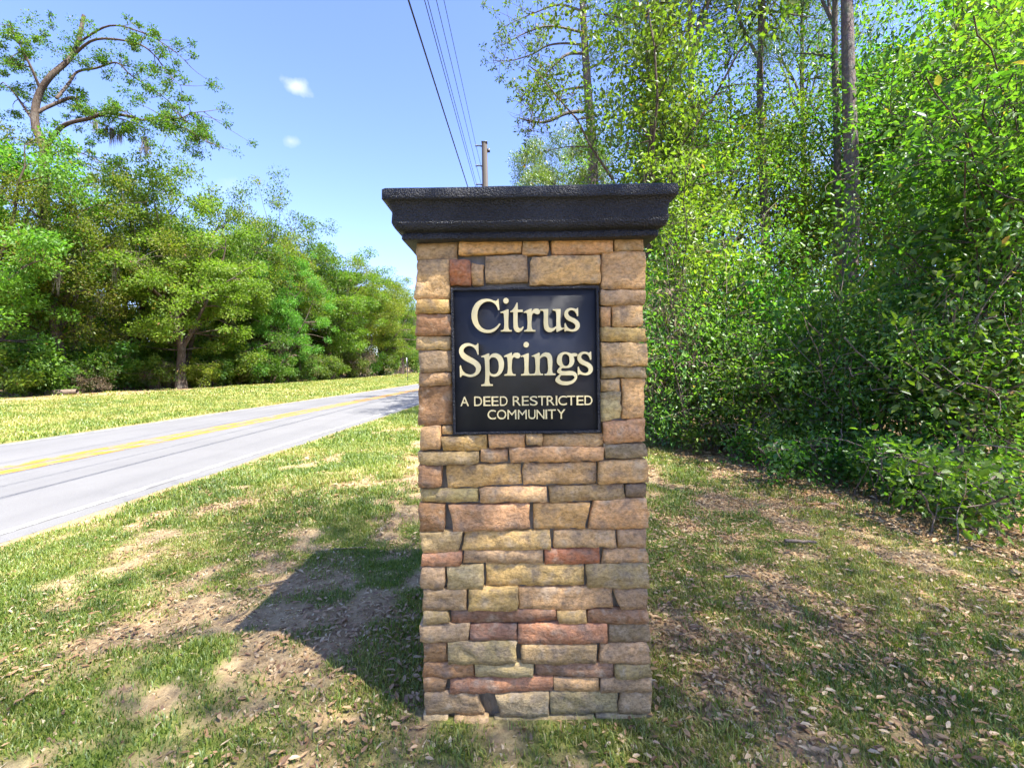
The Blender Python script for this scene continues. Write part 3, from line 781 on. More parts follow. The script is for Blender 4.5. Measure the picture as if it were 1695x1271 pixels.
# cap: moulded profile swept round the four sides
prof = [(-0.40, 2.142), (0.098, 2.137), (0.105, 2.131), (0.1055, 2.094), (0.102, 2.091), (0.090, 2.089), (0.084, 2.078), (0.079, 2.067), (0.0755, 2.057), (0.0745, 2.046), (0.077, 2.012),
        (0.073, 2.002), (0.067, 1.992), (0.055, 1.985), (0.044, 1.982), (0.036, 1.981), (0.036, 1.977), (0.0445, 1.9755), (0.0455, 1.957), (0.042, 1.952), (-0.03, 1.951)]
cv, cf = [], []
NS = 40
def ring_pts(o):
    x0, x1, y0, y1 = PXL - o, PXR + o, FACE - o, FACE + 0.93 + o
    if o < -0.3: x0, x1, y0, y1 = 0.07, 0.09, FACE + 0.455, FACE + 0.475
    e = 0.006 if o > -0.3 else 0.001
    c = [(x0 + e, y0), (x1 - e, y0), (x1, y0 + e), (x1, y1 - e), (x1 - e, y1), (x0 + e, y1), (x0, y1 - e), (x0, y0 + e)]
    pts = []
    for i in range(8):
        a, b = np.array(c[i]), np.array(c[(i + 1) % 8]); n = NS if i % 2 == 0 else 1
        for j in range(n): pts.append(a + (b - a) * j / n)
    return np.array(pts)
rg = []
for o_, z_ in prof:
    p = ring_pts(o_)
    wob = (fbm(p[:, 0] + z_ * 3, p[:, 1], 0.25, 5, 3) - 0.5) * 0.007 if o_ > 0 else 0
    rg.append(np.stack([p[:, 0], p[:, 1], np.full(len(p), z_) + wob + 0.012 * 0], -1))
nr = len(rg[0]); ci = np.arange(len(rg) * nr).reshape(len(rg), nr)
cf = np.stack([ci[:-1], ci[1:], np.roll(ci[1:], -1, 1), np.roll(ci[:-1], -1, 1)], -1).reshape(-1, 4)
capo = obj('cap', mesh_np('cap', np.concatenate(rg) - PB, cf, M['cap'], None, False), pillar)
capo['label'] = 'black rough stucco cap with stepped moulding'

# plaque with its frame and letters
a0 = z1(405, 540); a1 = z1(1088, 1205)
sx0, sx1, sz1_, sz0 = -0.2445, 0.3585, 1.772, 1.180
a0 = px(746.5, 477.5, FACE); a1 = px(993.8, 715.5, FACE)
sx0, sx1, sz1_, sz0 = a0[0], a1[0], a0[2], a1[2]
v, f = box(sx0 + 0.002, sx1 - 0.002, FACE - 0.002, FACE + 0.05, sz0 + 0.002, sz1_ - 0.002)
PLO = np.array([(sx0 + sx1) / 2, FACE, (sz0 + sz1_) / 2])
plaque = obj('sign_plaque', mesh_np('sign_plaque', v - PLO, f, M['panel']), pillar, tuple(PLO - PB))
plaque['label'] = 'square black sign plaque with raised cream lettering'
fv, ff = [], []
ro = [(sx0, sz0), (sx1, sz0), (sx1, sz1_), (sx0, sz1_)]
def inset(d, y): return [(x + (d if x == sx0 else -d), y, z + (d if z == sz0 else -d)) for x, z in ro]
rings = [inset(0, FACE + 0.03), inset(0, FACE - 0.010), inset(0.002, FACE - 0.012), inset(0.0085, FACE - 0.012), inset(0.0105, FACE - 0.010), inset(0.0105, FACE - 0.001)]
fv = np.array([p for r_ in rings for p in r_]); k = np.arange(len(rings) * 4).reshape(-1, 4)
ff = np.stack([k[:-1], np.roll(k[:-1], -1, 1), np.roll(k[1:], -1, 1), k[1:]], -1).reshape(-1, 4)
obj('plaque_frame', mesh_np('plaque_frame', fv - PLO, ff, M['cap']), plaque)

def curve_mesh(name, splines, extrude, bevel):
    cu = bpy.data.curves.new(name, 'CURVE'); cu.dimensions = '2D'; cu.fill_mode = 'BOTH'; cu.extrude = extrude; cu.bevel_depth = bevel; cu.bevel_resolution = 1
    cu.resolution_u = 6
    for pts in splines:
        sp = cu.splines.new('BEZIER'); sp.bezier_points.add(len(pts) - 1); sp.use_cyclic_u = True
        for b, p in zip(sp.bezier_points, pts):
            b.co = (p[0], p[1], 0); h = 'VECTOR' if len(p) > 2 else 'AUTO'
            b.handle_left_type = h; b.handle_right_type = h
    o = bpy.data.objects.new(name, cu); COL.objects.link(o)
    bpy.context.view_layer.update()
    me = bpy.data.meshes.new_from_object(o.evaluated_get(bpy.context.evaluated_depsgraph_get()))
    bpy.data.objects.remove(o); bpy.data.curves.remove(cu)
    me.name = name
    return me
c = 1
GL = {
 'C': (16.95, 775, 490, [[(845, 95, c), (878, 385, c), (848, 412, c), (800, 290), (740, 220), (660, 176), (570, 160), (470, 182), (370, 250), (300, 350), (265, 470), (258, 580), (272, 690), (310, 800), (370, 880), (460, 940), (560, 960), (680, 938), (780, 878), (875, 780, c), (905, 795, c), (850, 880), (760, 975), (650, 1028), (540, 1040), (400, 1015), (280, 945), (180, 830), (120, 700), (100, 560), (115, 430), (160, 310), (240, 200), (350, 125), (450, 100), (550, 96), (650, 115), (720, 145), (775, 160, c), (812, 140, c)]]),
 'i': (16.95, 775, 490, [[(908, 463, c), (985, 432), (1112, 385, c), (1132, 392, c), (1132, 915), (1155, 955), (1220, 965, c), (1220, 1000, c), (920, 1000, c), (920, 970, c), (985, 955), (1005, 915), (1002, 540), (992, 495), (965, 480), (918, 490, c)],
        [(1060 + 72 * math.cos(q * math.pi / 4), 145 + 76 * math.sin(q * math.pi / 4)) for q in range(8)]]),
 't': (16.95, 775, 490, [[(1178, 442, c), (1235, 405), (1305, 315), (1360, 200, c), (1386, 205, c), (1386, 396, c), (1525, 398, c), (1525, 456, c), (1386, 458, c), (1390, 830), (1408, 890), (1450, 915), (1500, 895), (1535, 860, c), (1552, 880, c), (1510, 960), (1450, 1005), (1390, 1018), (1320, 985), (1276, 900), (1270, 800), (1268, 460, c), (1184, 460, c)]]),
 'r': (16.95, 865, 490, [[(30, 457, c), (120, 412), (235, 365, c), (250, 370, c), (247, 465, c), (300, 395), (360, 370), (430, 375), (475, 410), (482, 460), (455, 505), (410, 520), (370, 510), (332, 487), (300, 490), (265, 535), (255, 600), (255, 900), (280, 950), (355, 965, c), (355, 1000, c), (45, 1000, c), (45, 970, c), (110, 950), (130, 905), (126, 530), (116, 492), (95, 478), (38, 482, c)]]),
 'u': (16.95, 865, 490, [[(488, 385, c), (712, 378, c), (713, 820), (737, 885), (790, 912), (860, 900), (942, 850, c), (936, 490), (922, 438), (890, 420), (845, 412, c), (840, 385, c), (1058, 378, c), (1060, 860), (1088, 900), (1155, 898, c), (1158, 920, c), (962, 1010, c), (945, 1003, c), (942, 908, c), (860, 978), (760, 1018), (680, 995), (620, 935), (596, 860), (590, 500), (580, 442), (550, 424), (492, 415, c)]]),
 's': (16.95, 865, 490, [[(1542, 345, c), (1548, 562, c), (1522, 575, c), (1490, 485), (1440, 428), (1375, 405), (1300, 425), (1265, 480), (1280, 540), (1350, 595), (1480, 660), (1560, 730), (1590, 810), (1580, 890), (1520, 965), (1440, 998), (1370, 1002), (1250, 978), (1215, 978), (1192, 1000, c), (1170, 990, c), (1172, 780, c), (1195, 765, c), (1228, 850), (1285, 915), (1380, 945), (1455, 915), (1478, 860), (1460, 800), (1390, 745), (1270, 690), (1200, 625), (1168, 550), (1175, 460), (1220, 395), (1300, 355), (1370, 349), (1430, 360), (1480, 376), (1508, 366), (1525, 345, c)]]),
 'S': (14.95, 755, 562, [[(550, 102, c), (560, 370, c), (540, 380, c), (510, 288), (460, 217), (400, 175), (325, 160), (240, 190), (190, 250), (192, 310), (240, 362), (340, 425), (450, 485), (550, 560), (605, 640), (616, 720), (580, 810), (510, 880), (420, 915), (340, 922), (250, 900), (180, 880), (150, 888), (130, 922, c), (104, 920, c), (98, 660, c), (118, 638, c), (150, 740), (200, 810), (270, 850), (350, 866), (440, 845), (490, 785), (498, 720), (470, 660), (390, 600), (270, 540), (170, 475), (105, 385), (84, 290), (110, 190), (180, 125), (260, 100), (330, 98), (420, 125), (480, 146), (515, 132), (535, 100, c)]]),
 'p': (14.95, 755, 562, [[(624, 417, c), (700, 390), (800, 345, c), (821, 350, c), (823, 430, c), (880, 370), (960, 344), (1050, 362), (1130, 430), (1176, 530), (1182, 640), (1152, 770), (1090, 860), (1010, 905), (930, 914), (860, 892), (826, 868, c), (828, 1065), (852, 1100), (910, 1110, c), (910, 1142, c), (630, 1145, c), (630, 1112, c), (690, 1100), (715, 1060), (713, 500), (702, 456), (680, 440), (632, 438, c)],
        [(824, 505, c), (870, 452), (930, 440), (990, 460), (1035, 520), (1060, 620), (1055, 740), (1020, 820), (960, 856), (900, 855), (850, 825), (826, 775, c)]]),
 'n': (15.89, 840, 562, [[(634, 432, c), (720, 396), (820, 350, c), (841, 355, c), (842, 465, c), (900, 390), (960, 352), (1030, 344), (1110, 375), (1155, 440), (1171, 530), (1173, 845), (1195, 885), (1250, 895, c), (1250, 932, c), (970, 938, c), (970, 905, c), (1030, 885), (1055, 845), (1052, 560), (1040, 490), (1005, 452), (950, 446), (890, 472), (846, 510, c), (847, 845), (870, 885), (930, 900, c), (930, 935, c), (650, 938, c), (650, 905, c), (710, 885), (730, 845), (726, 530), (716, 475), (695, 452), (642, 447, c)]]),
 'g': (15.89, 905, 562, [[(620, 372, c), (770, 370), (796, 395), (785, 430), (750, 443), (688, 446, c), (712, 520), (705, 610), (660, 690), (590, 735), (500, 748), (400, 744, c), (370, 780), (375, 814), (410, 828), (650, 830), (720, 850), (775, 905), (790, 970), (765, 1050), (700, 1125), (600, 1175), (480, 1195), (370, 1180), (280, 1140), (225, 1080), (230, 1030), (270, 975), (342, 905, c), (290, 875), (270, 830), (290, 785), (357, 705, c), (290, 650), (262, 560), (280, 450), (340, 375), (430, 336), (510, 334), (575, 350)],
        [(490, 383), (420, 410), (390, 490), (395, 590), (430, 670), (490, 700), (550, 680), (590, 610), (592, 520), (570, 430)],
        [(372, 937, c), (335, 985), (335, 1040), (390, 1085), (480, 1100), (590, 1095), (680, 1060), (722, 1005), (715, 962), (680, 942), (600, 937)]]),
}
def place_letter(name, splines_px, dx=0, dy=0):
    """splines already in photo pixels"""
    pts = [[(px(p[0] + dx, p[1] + dy, FACE)[0], px(p[0] + dx, p[1] + dy, FACE)[2]) + tuple(p[2:]) for p in s] for s in splines_px]
    ctr = np.mean([q[:2] for s in pts for q in s], 0)
    pts = [[(p[0] - ctr[0], p[1] - ctr[1]) + tuple(p[2:]) for p in s] for s in pts]
    me = curve_mesh(name, pts, 0.0048, 0.0004)
    me.materials.clear(); me.materials.append(M['letter'])
    o = obj(name, me, plaque)
    o.rotation_euler = (R(90), 0, 0)
    o.location = (ctr[0] - PLO[0], -0.0075, ctr[1] - PLO[2])
    return o
def glyph_px(ch):
    s, ox, oy, sp = GL[ch]
    return [[(ox + p[0] / s, oy + p[1] / s) + tuple(p[2:]) for p in q] for q in sp]
for ch, dx, dy in [('C', 0, 0), ('i', 0, 0), ('t', 0, 0), ('r', 0, 0), ('u', 0, 0), ('s', 0, 0), ('S', 0, 0), ('p', 0, 0), ('r', -32.5, 72.5), ('i', 33.3, 72.2), ('n', 0, 0), ('g', 0, 0), ('s', 21.6, 71.8)]:
    place_letter('letter', glyph_px(ch), dx, dy)
def small_letter(ch, xa, xb, yt, yb):
    fc = bpy.data.curves.new('letter', 'FONT'); fc.body = ch; fc.extrude = 0.0; fc.offset = 0.0
    o = bpy.data.objects.new('letter', fc); COL.objects.link(o)
    bpy.context.view_layer.update()
    me = bpy.data.meshes.new_from_object(o.evaluated_get(bpy.context.evaluated_depsgraph_get()))
    bpy.data.objects.remove(o); bpy.data.curves.remove(fc)
    n = len(me.vertices); co = np.zeros(n * 3); me.vertices.foreach_get('co', co); co = co.reshape(-1, 3)
    lo, hi = co.min(0), co.max(0)
    A = np.array(px(xa, yb, FACE)); B = np.array(px(xb, yt, FACE))
    w, h = B[0] - A[0], B[2] - A[2]
    fl = [list(p.vertices) for p in me.polygons]
    sc_ = np.stack([(co[:, 0] - lo[0]) / (hi[0] - lo[0]) * w - w / 2, np.zeros(n), (co[:, 1] - lo[1]) / (hi[1] - lo[1]) * h - h / 2], -1)
    # front and back sheets plus walls
    from collections import Counter
    ed = Counter()
    for p in fl:
        for i in range(len(p)): ed[(p[i], p[(i + 1) % len(p)])] += 1
    front = sc_.copy(); front[:, 1] = -0.004; back = sc_.copy(); back[:, 1] = 0.004
    faces = [p[:] for p in fl]
    for (a, b) in list(ed):
        if (b, a) not in ed: faces.append([b, a, a + n, b + n])
    m2 = bpy.data.meshes.new('letter'); m2.from_pydata(np.concatenate([front, back]).tolist(), [], faces); m2.materials.append(M['letter'])
    bpy.data.meshes.remove(me)
    ctr = (A + B) / 2
    obj('letter', m2, plaque, (ctr[0] - PLO[0], -0.0055, ctr[2] - PLO[2]))
def zl(x): return 755 + x / 7.213
for ch, a, b in [('A', 55, 152), ('D', 218, 310), ('E', 328, 412), ('E', 425, 507), ('D', 525, 613), ('R', 677, 772), ('E', 785, 866), ('S', 880, 970), ('T', 978, 1070), ('R', 1080, 1174), ('I', 1188, 1205), ('C', 1218, 1318), ('T', 1325, 1418), ('E', 1435, 1518), ('D', 1530, 1622)]:
    k = (a + b) / 2 / 1695; small_letter(ch, zl(a), zl(b), 656.3 - 2.0 * k, 672.0 - 2.0 * k)
for ch, a, b in [('C', 378, 475), ('O', 490, 598), ('M', 614, 718), ('M', 738, 842), ('U', 862, 946), ('N', 960, 1052), ('I', 1066, 1083), ('T', 1093, 1188), ('Y', 1205, 1300)]:
    k = (a + b) / 2 / 1695; small_letter(ch, zl(a), zl(b), 678.6 - 2.0 * k, 694.2 - 2.0 * k)

od = ['first', 'second', 'third', 'fourth', 'fifth', 'sixth', 'seventh', 'eighth', 'ninth', 'tenth', 'eleventh', 'twelfth', 'thirteenth', 'fourteenth', 'fifteenth', 'sixteenth', 'seventeenth', 'eighteenth', 'nineteenth', 'twentieth']
od = od + ['twenty-' + w for w in od[:9]] + ['thirtieth'] + ['thirty-' + w for w in od[:9]] + ['fortieth'] + ['forty-' + w for w in od[:9]]
# ------------------------------------------------------------------ utility pole and wires
PYD = 22.0
pb = px(803, 305, PYD)
pole = thing('utility_pole', 'tall grey utility pole standing beyond the pillar cap, holding five wires', 'utility pole', (pb[0], PYD, 0))
zt = px(803, 237, PYD)[2]
W = Wood(); W.add([(0, 0, -0.3), (0, 0, 4), (0, 0, 8), (0, 0, zt)], [0.19, 0.175, 0.155, 0.135], 14)
tp = W.v[0][-14:]; 
shaft = W.mesh('shaft', M['pole']); obj('shaft', shaft, pole)
v, f = box(-0.145, 0.145, -0.145, 0.145, zt - 0.01, zt + 0.03); obj('pole_top', mesh_np('pole_top', v, f, M['dark']), pole)
wire_z = [px(790, 241, PYD)[2], px(790, 274, PYD)[2], px(790, 305, PYD)[2], 9.25, 8.15]
for i, z in enumerate(wire_z):
    W = Wood()
    xo = -0.42 if i < 3 else -0.24
    W.add([(-0.1, 0, z - 0.05), (xo * 0.6, 0, z - 0.02), (xo + 0.03, 0, z - 0.01)], [0.035, 0.03, 0.028], 6)
    for q in range(4): W.add([(xo + 0.03 + q * 0.03 - 0.06, 0, z - 0.015), (xo + 0.045 + q * 0.03 - 0.06, 0, z - 0.015)], [0.055, 0.05], 8)
    obj('insulator_arm', W.mesh('insulator_arm', M['dark']), pole)
for z in (zt - 0.45, zt - 2.6):
    v, f = box(0.12, 0.26, -0.05, 0.05, z, z + 0.16); obj('bracket', mesh_np('bracket', v, f, M['dark']), pole)
wl_ = ['thin topmost power wire running from the top arm of the utility pole', 'second wire from the top on the utility pole', 'third wire from the top, ending at the lowest visible arm of the pole',
       'fourth overhead wire, next to the thick cable, dropping behind the pillar cap', 'thick black cable, leftmost and lowest of the five overhead wires']
for i, z in enumerate(wire_z):
    x0 = pb[0] + (-0.42 if i < 3 else -0.24)
    pts = []
    for k in np.linspace(0, 1, 26):          # span over the camera to the pole behind
        Y = PYD - 52 * k; pts.append((x0 - 0.022 * (PYD - Y), Y, z - 4 * 0.35 * k * (1 - k)))
    pts = pts[::-1]
    for k in np.linspace(0, 1, 20)[1:]:      # span on to the next pole
        Y = PYD + 50 * k; pts.append((x0 + 0.05 * (Y - PYD), Y, z - 4 * 0.5 * k * (1 - k)))
    W = Wood(); W.add(pts, [0.017 if i == 4 else 0.0095] * len(pts), 5)
    o = obj('overhead_wire', W.mesh('overhead_wire', M['dark'])); tag(o, wl_[i], 'wire', 'overhead wires')

# ------------------------------------------------------------------ roadside post far along the left verge
sp_ = gnd(675, 631)
post = thing('sign_post', 'thin roadside sign post on the far grass verge, just left of the pillar', 'sign post', (sp_[0], sp_[1], 0))
W = Wood(); W.add([(0, 0, -0.2), (0, 0, 1.2), (0, 0, 2.35)], [0.035] * 3, 6); obj('post', W.mesh('post', M['dark']), post)
v, f = box(-0.02, 0.0, -0.22, 0.22, 1.75, 2.3); obj('sign_panel', mesh_np('sign_panel', v + np.array([-0.04, 0, 0]), f, M['signback']), post)

# ------------------------------------------------------------------ trees on the left
OAK = [build_tree(100 + i, 13, 2.0 + 0.6 * (i % 3), [4.4, 5.2, 5.6, 4.2, 5.0][i], 0.30, 11, [170, 150, 190, 130, 160][i], 320, [0.15, 0.17, 0.14, 0.15, 0.18][i], 0.5, ['oak', 'bright', 'oak', 'dark', 'bright'][i], 'leaf_oak',
                  (0.5, 1.15), [0.6, 0.5, 0.7, 0.75, 0.5][i], (0.8 - 0.4 * i, -0.5), moss=[9, 4, 14, 5, 0][i], crown_bias=0.62) for i in range(5)]
SHRUB_FAR = [build_tree(140 + i, 2.6, 0.15, 1.6, 0.05, 8, 46, 150, 0.15, 0.5, ['oak', 'broad', 'dark'][i], 'leaf_oak', (0.3, 0.55), 0.75, multi=4, crown_bias=0.5, bark='twig', sides=5) for i in range(3)]
def at_px(x, Y): return px(x, PY0, Y)[0]
left_trees = [  # photo x, depth, kit, height, width factor, label
 (-25, 22.5, 1, 12.0, 0.95, 'bright low oak cut by the left edge of the picture'),
 (100, 24.5, 2, 11.6, 0.90, 'mossy oak with a leaning grey trunk, second from the left edge'),
 (232, 31.0, 0, 14.3, 1.0, 'tall round-topped oak behind the leaning mossy oak'),
 (300, 29.0, 4, 11.0, 1.0, 'broad bright green oak overhanging the verge left of the road bend'),
 (368, 34.0, 3, 13.2, 0.9, 'dark oak right of the broad bright green oak'),
 (428, 38.5, 0, 13.0, 0.95, 'mid green oak with grey moss above the pale fallen log'),
 (474, 37.0, 1, 9.6, 0.72, 'small yellow-green oak leaning out to the verge right of the pale log'),
 (500, 46.0, 3, 15.2, 1.0, 'tall oak rising behind the small yellow-green oak'),
 (548, 48.0, 4, 12.2, 1.0, 'rounded oak in the middle of the far tree row'),
 (590, 56.0, 2, 12.8, 1.05, 'moss-hung oak in the far tree row, third from the pillar'),
 (632, 63.0, 1, 12.2, 1.0, 'light green oak in the far tree row, second from the pillar'),
 (664, 74.0, 3, 13.6, 1.0, 'dark-topped oak in the far tree row, nearest to the pillar'),
]
rt = random.Random(3)
for x, Y, k, h, w, lab in left_trees:
    h *= 1.16; s = h / 13.0
    place(OAK[k], 'oak_tree', lab, 'tree', at_px(x, Y), Y, rt.uniform(0, 6.28), s * w * 0.97, s, 'oaks along the left side of the road')
back_lab = ['oak behind the first row, at the left edge of the picture', 'oak crown filling the gap left of the tall round-topped oak', 'oak behind the broad bright green oak', 'oak behind the dark oak', 'oak behind the mossy oak above the pale log',
            'oak behind the rounded oak of the far row', 'oak at the far end of the row beside the pillar', 'most distant oak, at the end of the road', 'oak closing the end of the road beside the pillar']
for i, (x, Y, k, h) in enumerate([(20, 33, 3, 10.5), (150, 37, 0, 12), (285, 40, 2, 13), (385, 45, 1, 13.5), (455, 52, 3, 14), (560, 62, 0, 14), (655, 92, 4, 13), (690, 120, 2, 14), (682, 104, 1, 12.5)]):
    h *= 1.1; s = h / 13.0
    place(OAK[k], 'oak_tree', back_lab[i], 'tree', at_px(x, Y), Y, rt.uniform(0, 6.28), s * 1.1, s, 'oaks along the left side of the road')
sh_ = [(28, 23.0, 1, 1.25), (90, 24.3, 0, 1.1), (172, 27.0, 1, 1.2), (228, 29.5, 0, 1.2), (290, 31.5, 2, 1.3), (378, 33.2, 0, 1.3), (420, 35.5, 1, 1.3), (465, 37.5, 2, 1.2), (10, 22.5, 0, 1.0), (60, 23.6, 2, 0.9), (150, 25.5, 2, 0.75), (205, 28.3, 1, 0.8), (262, 29.0, 1, 0.8), (330, 30.2, 0, 0.85), (352, 32, 1, 0.95), (395, 34, 2, 0.8), (450, 35, 0, 0.9), (487, 38.5, 1, 1.15),
       (520, 42, 2, 1.1), (545, 44, 0, 1.0), (575, 50, 2, 1.2), (605, 55, 1, 1.2), (640, 62, 0, 1.3), (100, 30, 1, 1.3), (180, 33, 0, 1.3), (240, 36, 2, 1.5), (310, 38, 1, 1.5), (400, 42, 0, 1.5), (-20, 27, 1, 1.4), (60, 29, 2, 1.5), (20, 36, 0, 2.4), (110, 40, 1, 2.4), (205, 42, 2, 2.6), (290, 45, 0, 2.6), (370, 48, 1, 2.6), (440, 52, 2, 2.6), (500, 54, 0, 2.6), (560, 58, 1, 2.4), (-60, 34, 2, 2.4), (600, 66, 2, 2.4), (672, 84, 0, 2.2), (688, 88, 1, 2.2)]
for i, (x, Y, k, s) in enumerate(sorted(sh_)):
    place(SHRUB_FAR[k], 'roadside_shrub', 'undergrowth shrub below the left oaks, %s from the left edge' % od[i], 'shrub', at_px(x, Y), Y, rt.uniform(0, 6.28), s, s * rt.uniform(0.85, 1.1), 'undergrowth below the left oaks')
DEAD = build_tree(160, 2.4, 0.1, 1.5, 0.03, 12, 60, 90, 0.16, 0.16, 'dead', 'moss', (0.3, 0.55), 0.8, multi=6, crown_bias=0.4, bark='twig', sides=4, droop=0.5)
dl = ['grey dead brush at the foot of the left wood, first from the left edge', 'grey dead brush beside the brown fallen log', 'brown tangle of dead vines under the broad bright oak', 'tall brown tangle of dead vines above the pale fallen log', 'dead brush right of the small yellow-green oak', 'brown dead brush low in the far tree row', 'small dead brush beside the thick pine trunk', 'dead brush in the shade just right of the pillar']
for i, (x, Y, s, q) in enumerate([(45, 24.0, 0.7, 0.6), (130, 25.0, 0.8, 0.6), (268, 29.4, 0.9, 0.8), (440, 36.5, 1.15, 2.0), (500, 40, 0.9, 1.2), (590, 52, 1.3, 1.6), (1380, 9.2, 0.8, 0.9), (1082, 8.6, 0.7, 1.3)]):
    place(DEAD, 'dead_brush', dl[i], 'brush', at_px(x, Y), Y, i * 1.3, s, q, 'dead brush in the woods')
# bare thin trunks inside the shade of the left wood
for i, (x, Y, h, r) in enumerate([(95, 25.5, 7, 0.16), (132, 26, 7.5, 0.2), (195, 30, 8, 0.09), (222, 33, 8, 0.12), (292, 31, 7, 0.11), (312, 30.5, 7, 0.17), (405, 37, 8, 0.12), (268, 35, 8, 0.1), (160, 33, 8, 0.12), (345, 36, 8, 0.1)]):
    X = at_px(x, Y); W = Wood(); rg_ = np.random.default_rng(400 + i)
    P = np.cumsum(np.vstack([[0, 0, -0.2], np.tile([rg_.normal() * 0.12, rg_.normal() * 0.05, h / 8], (8, 1)) + rg_.normal(size=(8, 3)) * [0.12, 0.1, 0.02]]), 0)
    W.add(smooth_path(P, 3), np.linspace(r, r * 0.45, 25), 8)
    for q in range(4):
        b = P[3 + q]; e = b + np.array([rg_.normal() * 0.9, rg_.normal() * 0.9, rg_.uniform(0.5, 1.5)]); W.add(bez(b, (b + e) / 2 + rg_.normal(size=3) * 0.15, e, 6), np.linspace(r * 0.35, 0.012, 6), 5)
    t_ = thing('tree_trunk', ['grey leaning trunk under the mossy oak', 'pale curved trunk right of the leaning grey trunk', 'thin dark trunk in the gap of the left wood', 'slim trunk deep in the left wood', 'slim pale trunk left of the thick dark trunk', 'thick dark trunk under the broad bright oak', 'thin trunk behind the pale fallen log', 'thin trunk deep in shade under the broad oak', 'thin trunk deep in shade behind the curved trunk', 'thin trunk in shade left of the pale log'][i], 'tree trunk', (X, Y, float(ground_z(np.array([X]), np.array([Y]))[0])), 0, 'bare trunks in the left wood')
    obj('trunk', W.mesh('trunk', M['bark']), t_)
# fallen logs at the wood edge
for (x0, y0, x1, y1, r, lab) in [(82, 664, 122, 660, 0.17, 'brown fallen log at the edge of the left wood'), (412, 643, 440, 639, 0.16, 'pale fallen log lying at the edge of the left wood')]:
    a = gnd(x0, y0); b = gnd(x1, y1); m_ = np.array([(a[0] + b[0]) / 2, (a[1] + b[1]) / 2]); L_ = max(1.6, abs(b[0] - a[0]))
    W = Wood(); W.add([(-L_ / 2, 0, 0.10), (-L_ / 4, 0.05, 0.12), (0, 0.02, 0.14), (L_ / 4, -0.05, 0.15), (L_ / 2, 0, 0.18)], [r * 0.9, r, r * 0.95, r * 0.85, r * 0.7], 9)
    z = float(ground_z(m_[:1], m_[1:])[0])
    t_ = thing('fallen_log', lab, 'log', (m_[0], m_[1], z)); obj('log', W.mesh('log', M['twig']), t_)

# tall open oak with long limbs at the upper left (traced limb by limb)
TO = 27.0
def q4(x, y, dY=0.0): return np.array(px(x / 3.53, 60 + y / 3.53, TO + dY))
bx_, bz_ = at_px(66, TO), float(ground_z(np.array([at_px(66, TO)]), np.array([TO]))[0])
tall = thing('oak_tree', 'tall open oak with long bare limbs and hanging moss at the upper left', 'tree', (bx_, TO, bz_))
T0 = np.array([bx_, TO, bz_])
W = Wood(); tips = []
def limb(pts, r0, r1, sides=8):
    P = smooth_path(np.array(pts) - T0, 5); W.add(P, np.linspace(r0, r1, len(P)), sides); return P
trunkP = limb([T0 + [0.1, 0, -0.2], q4(262, 1200), q4(258, 900), q4(255, 740), q4(258, 650), q4(212, 545), q4(205, 440), q4(232, 330), q4(300, 230), q4(400, 140, 0.4), q4(455, 40, 0.8), q4(490, -120, 1.0)], 0.29, 0.10, 12)
traced = [
 ([q4(262, 660), q4(330, 560, -0.4), q4(400, 510, -0.8), q4(530, 480, -1.0), q4(620, 450, -1.1), q4(760, 470, -1.2), q4(840, 490, -1.2), q4(950, 470, -1.0), q4(1050, 482, -0.8), q4(1120, 450, -0.6), q4(1205, 440, -0.4)], 0.19, 0.02),
 ([q4(210, 450), q4(290, 410, 0.4), q4(430, 358, 0.9), q4(462, 420, 1.2), q4(545, 466, 1.4), q4(640, 470, 1.6), q4(760, 500, 1.8), q4(880, 560, 2.0)], 0.16, 0.03),
 ([q4(330, 365), q4(400, 280, 0.5), q4(452, 210, 0.8), q4(560, 188, 1.0), q4(680, 156, 1.0), q4(760, 225, 1.1), q4(860, 290, 1.2), q4(960, 360, 1.2), q4(1040, 440, 1.1)], 0.12, 0.018),
 ([q4(420, 120, 0.5), q4(560, 20, 0.2), q4(790, 40, 0.0), q4(900, 110, -0.2), q4(970, 205, -0.3), q4(1050, 285, -0.4)], 0.11, 0.016),
 ([q4(212, 520), q4(130, 400, 0.6), q4(80, 330, 1.0), q4(20, 270, 1.2)], 0.12, 0.03),
 ([q4(240, 320), q4(180, 180, -0.6), q4(120, 60, -1.0), q4(60, -60, -1.4)], 0.12, 0.03),
 ([q4(258, 760), q4(330, 680, -0.8), q4(430, 672, -1.4), q4(560, 720, -1.8), q4(640, 780, -2.0), q4(690, 830, -2.0)], 0.07, 0.012),
 ([q4(950, 470, -1.0), q4(1040, 520, -1.2), q4(1120, 560, -1.3), q4(1190, 600, -1.4), q4(1235, 635, -1.4)], 0.05, 0.012),
 ([q4(1050, 482, -0.8), q4(1130, 520, -0.6), q4(1200, 560, -0.5)], 0.03, 0.01),
 ([q4(455, 40, 0.8), q4(640, -60, 0.5), q4(830, -20, 0.3), q4(980, 60, 0.1), q4(1100, 160, 0)], 0.09, 0.015)]
rg_ = np.random.default_rng(900)
cl = []
for pts, r0, r1 in traced:
    P = limb(pts, r0 * 0.72, r1 * 0.72)
    n = len(P)
    for j in range(int(n * 0.35), n, 2):
        for q in range(2):
            d = rg_.normal(size=3) * np.array([0.8, 0.8, 0.5]) ; d[2] -= 0.1
            e = P[j] + d * rg_.uniform(0.5, 1.2)
            W.add(bez(P[j], (P[j] + e) / 2 + rg_.normal(size=3) * 0.15, e, 5), np.linspace(0.022, 0.006, 5), 4); cl.append(e)
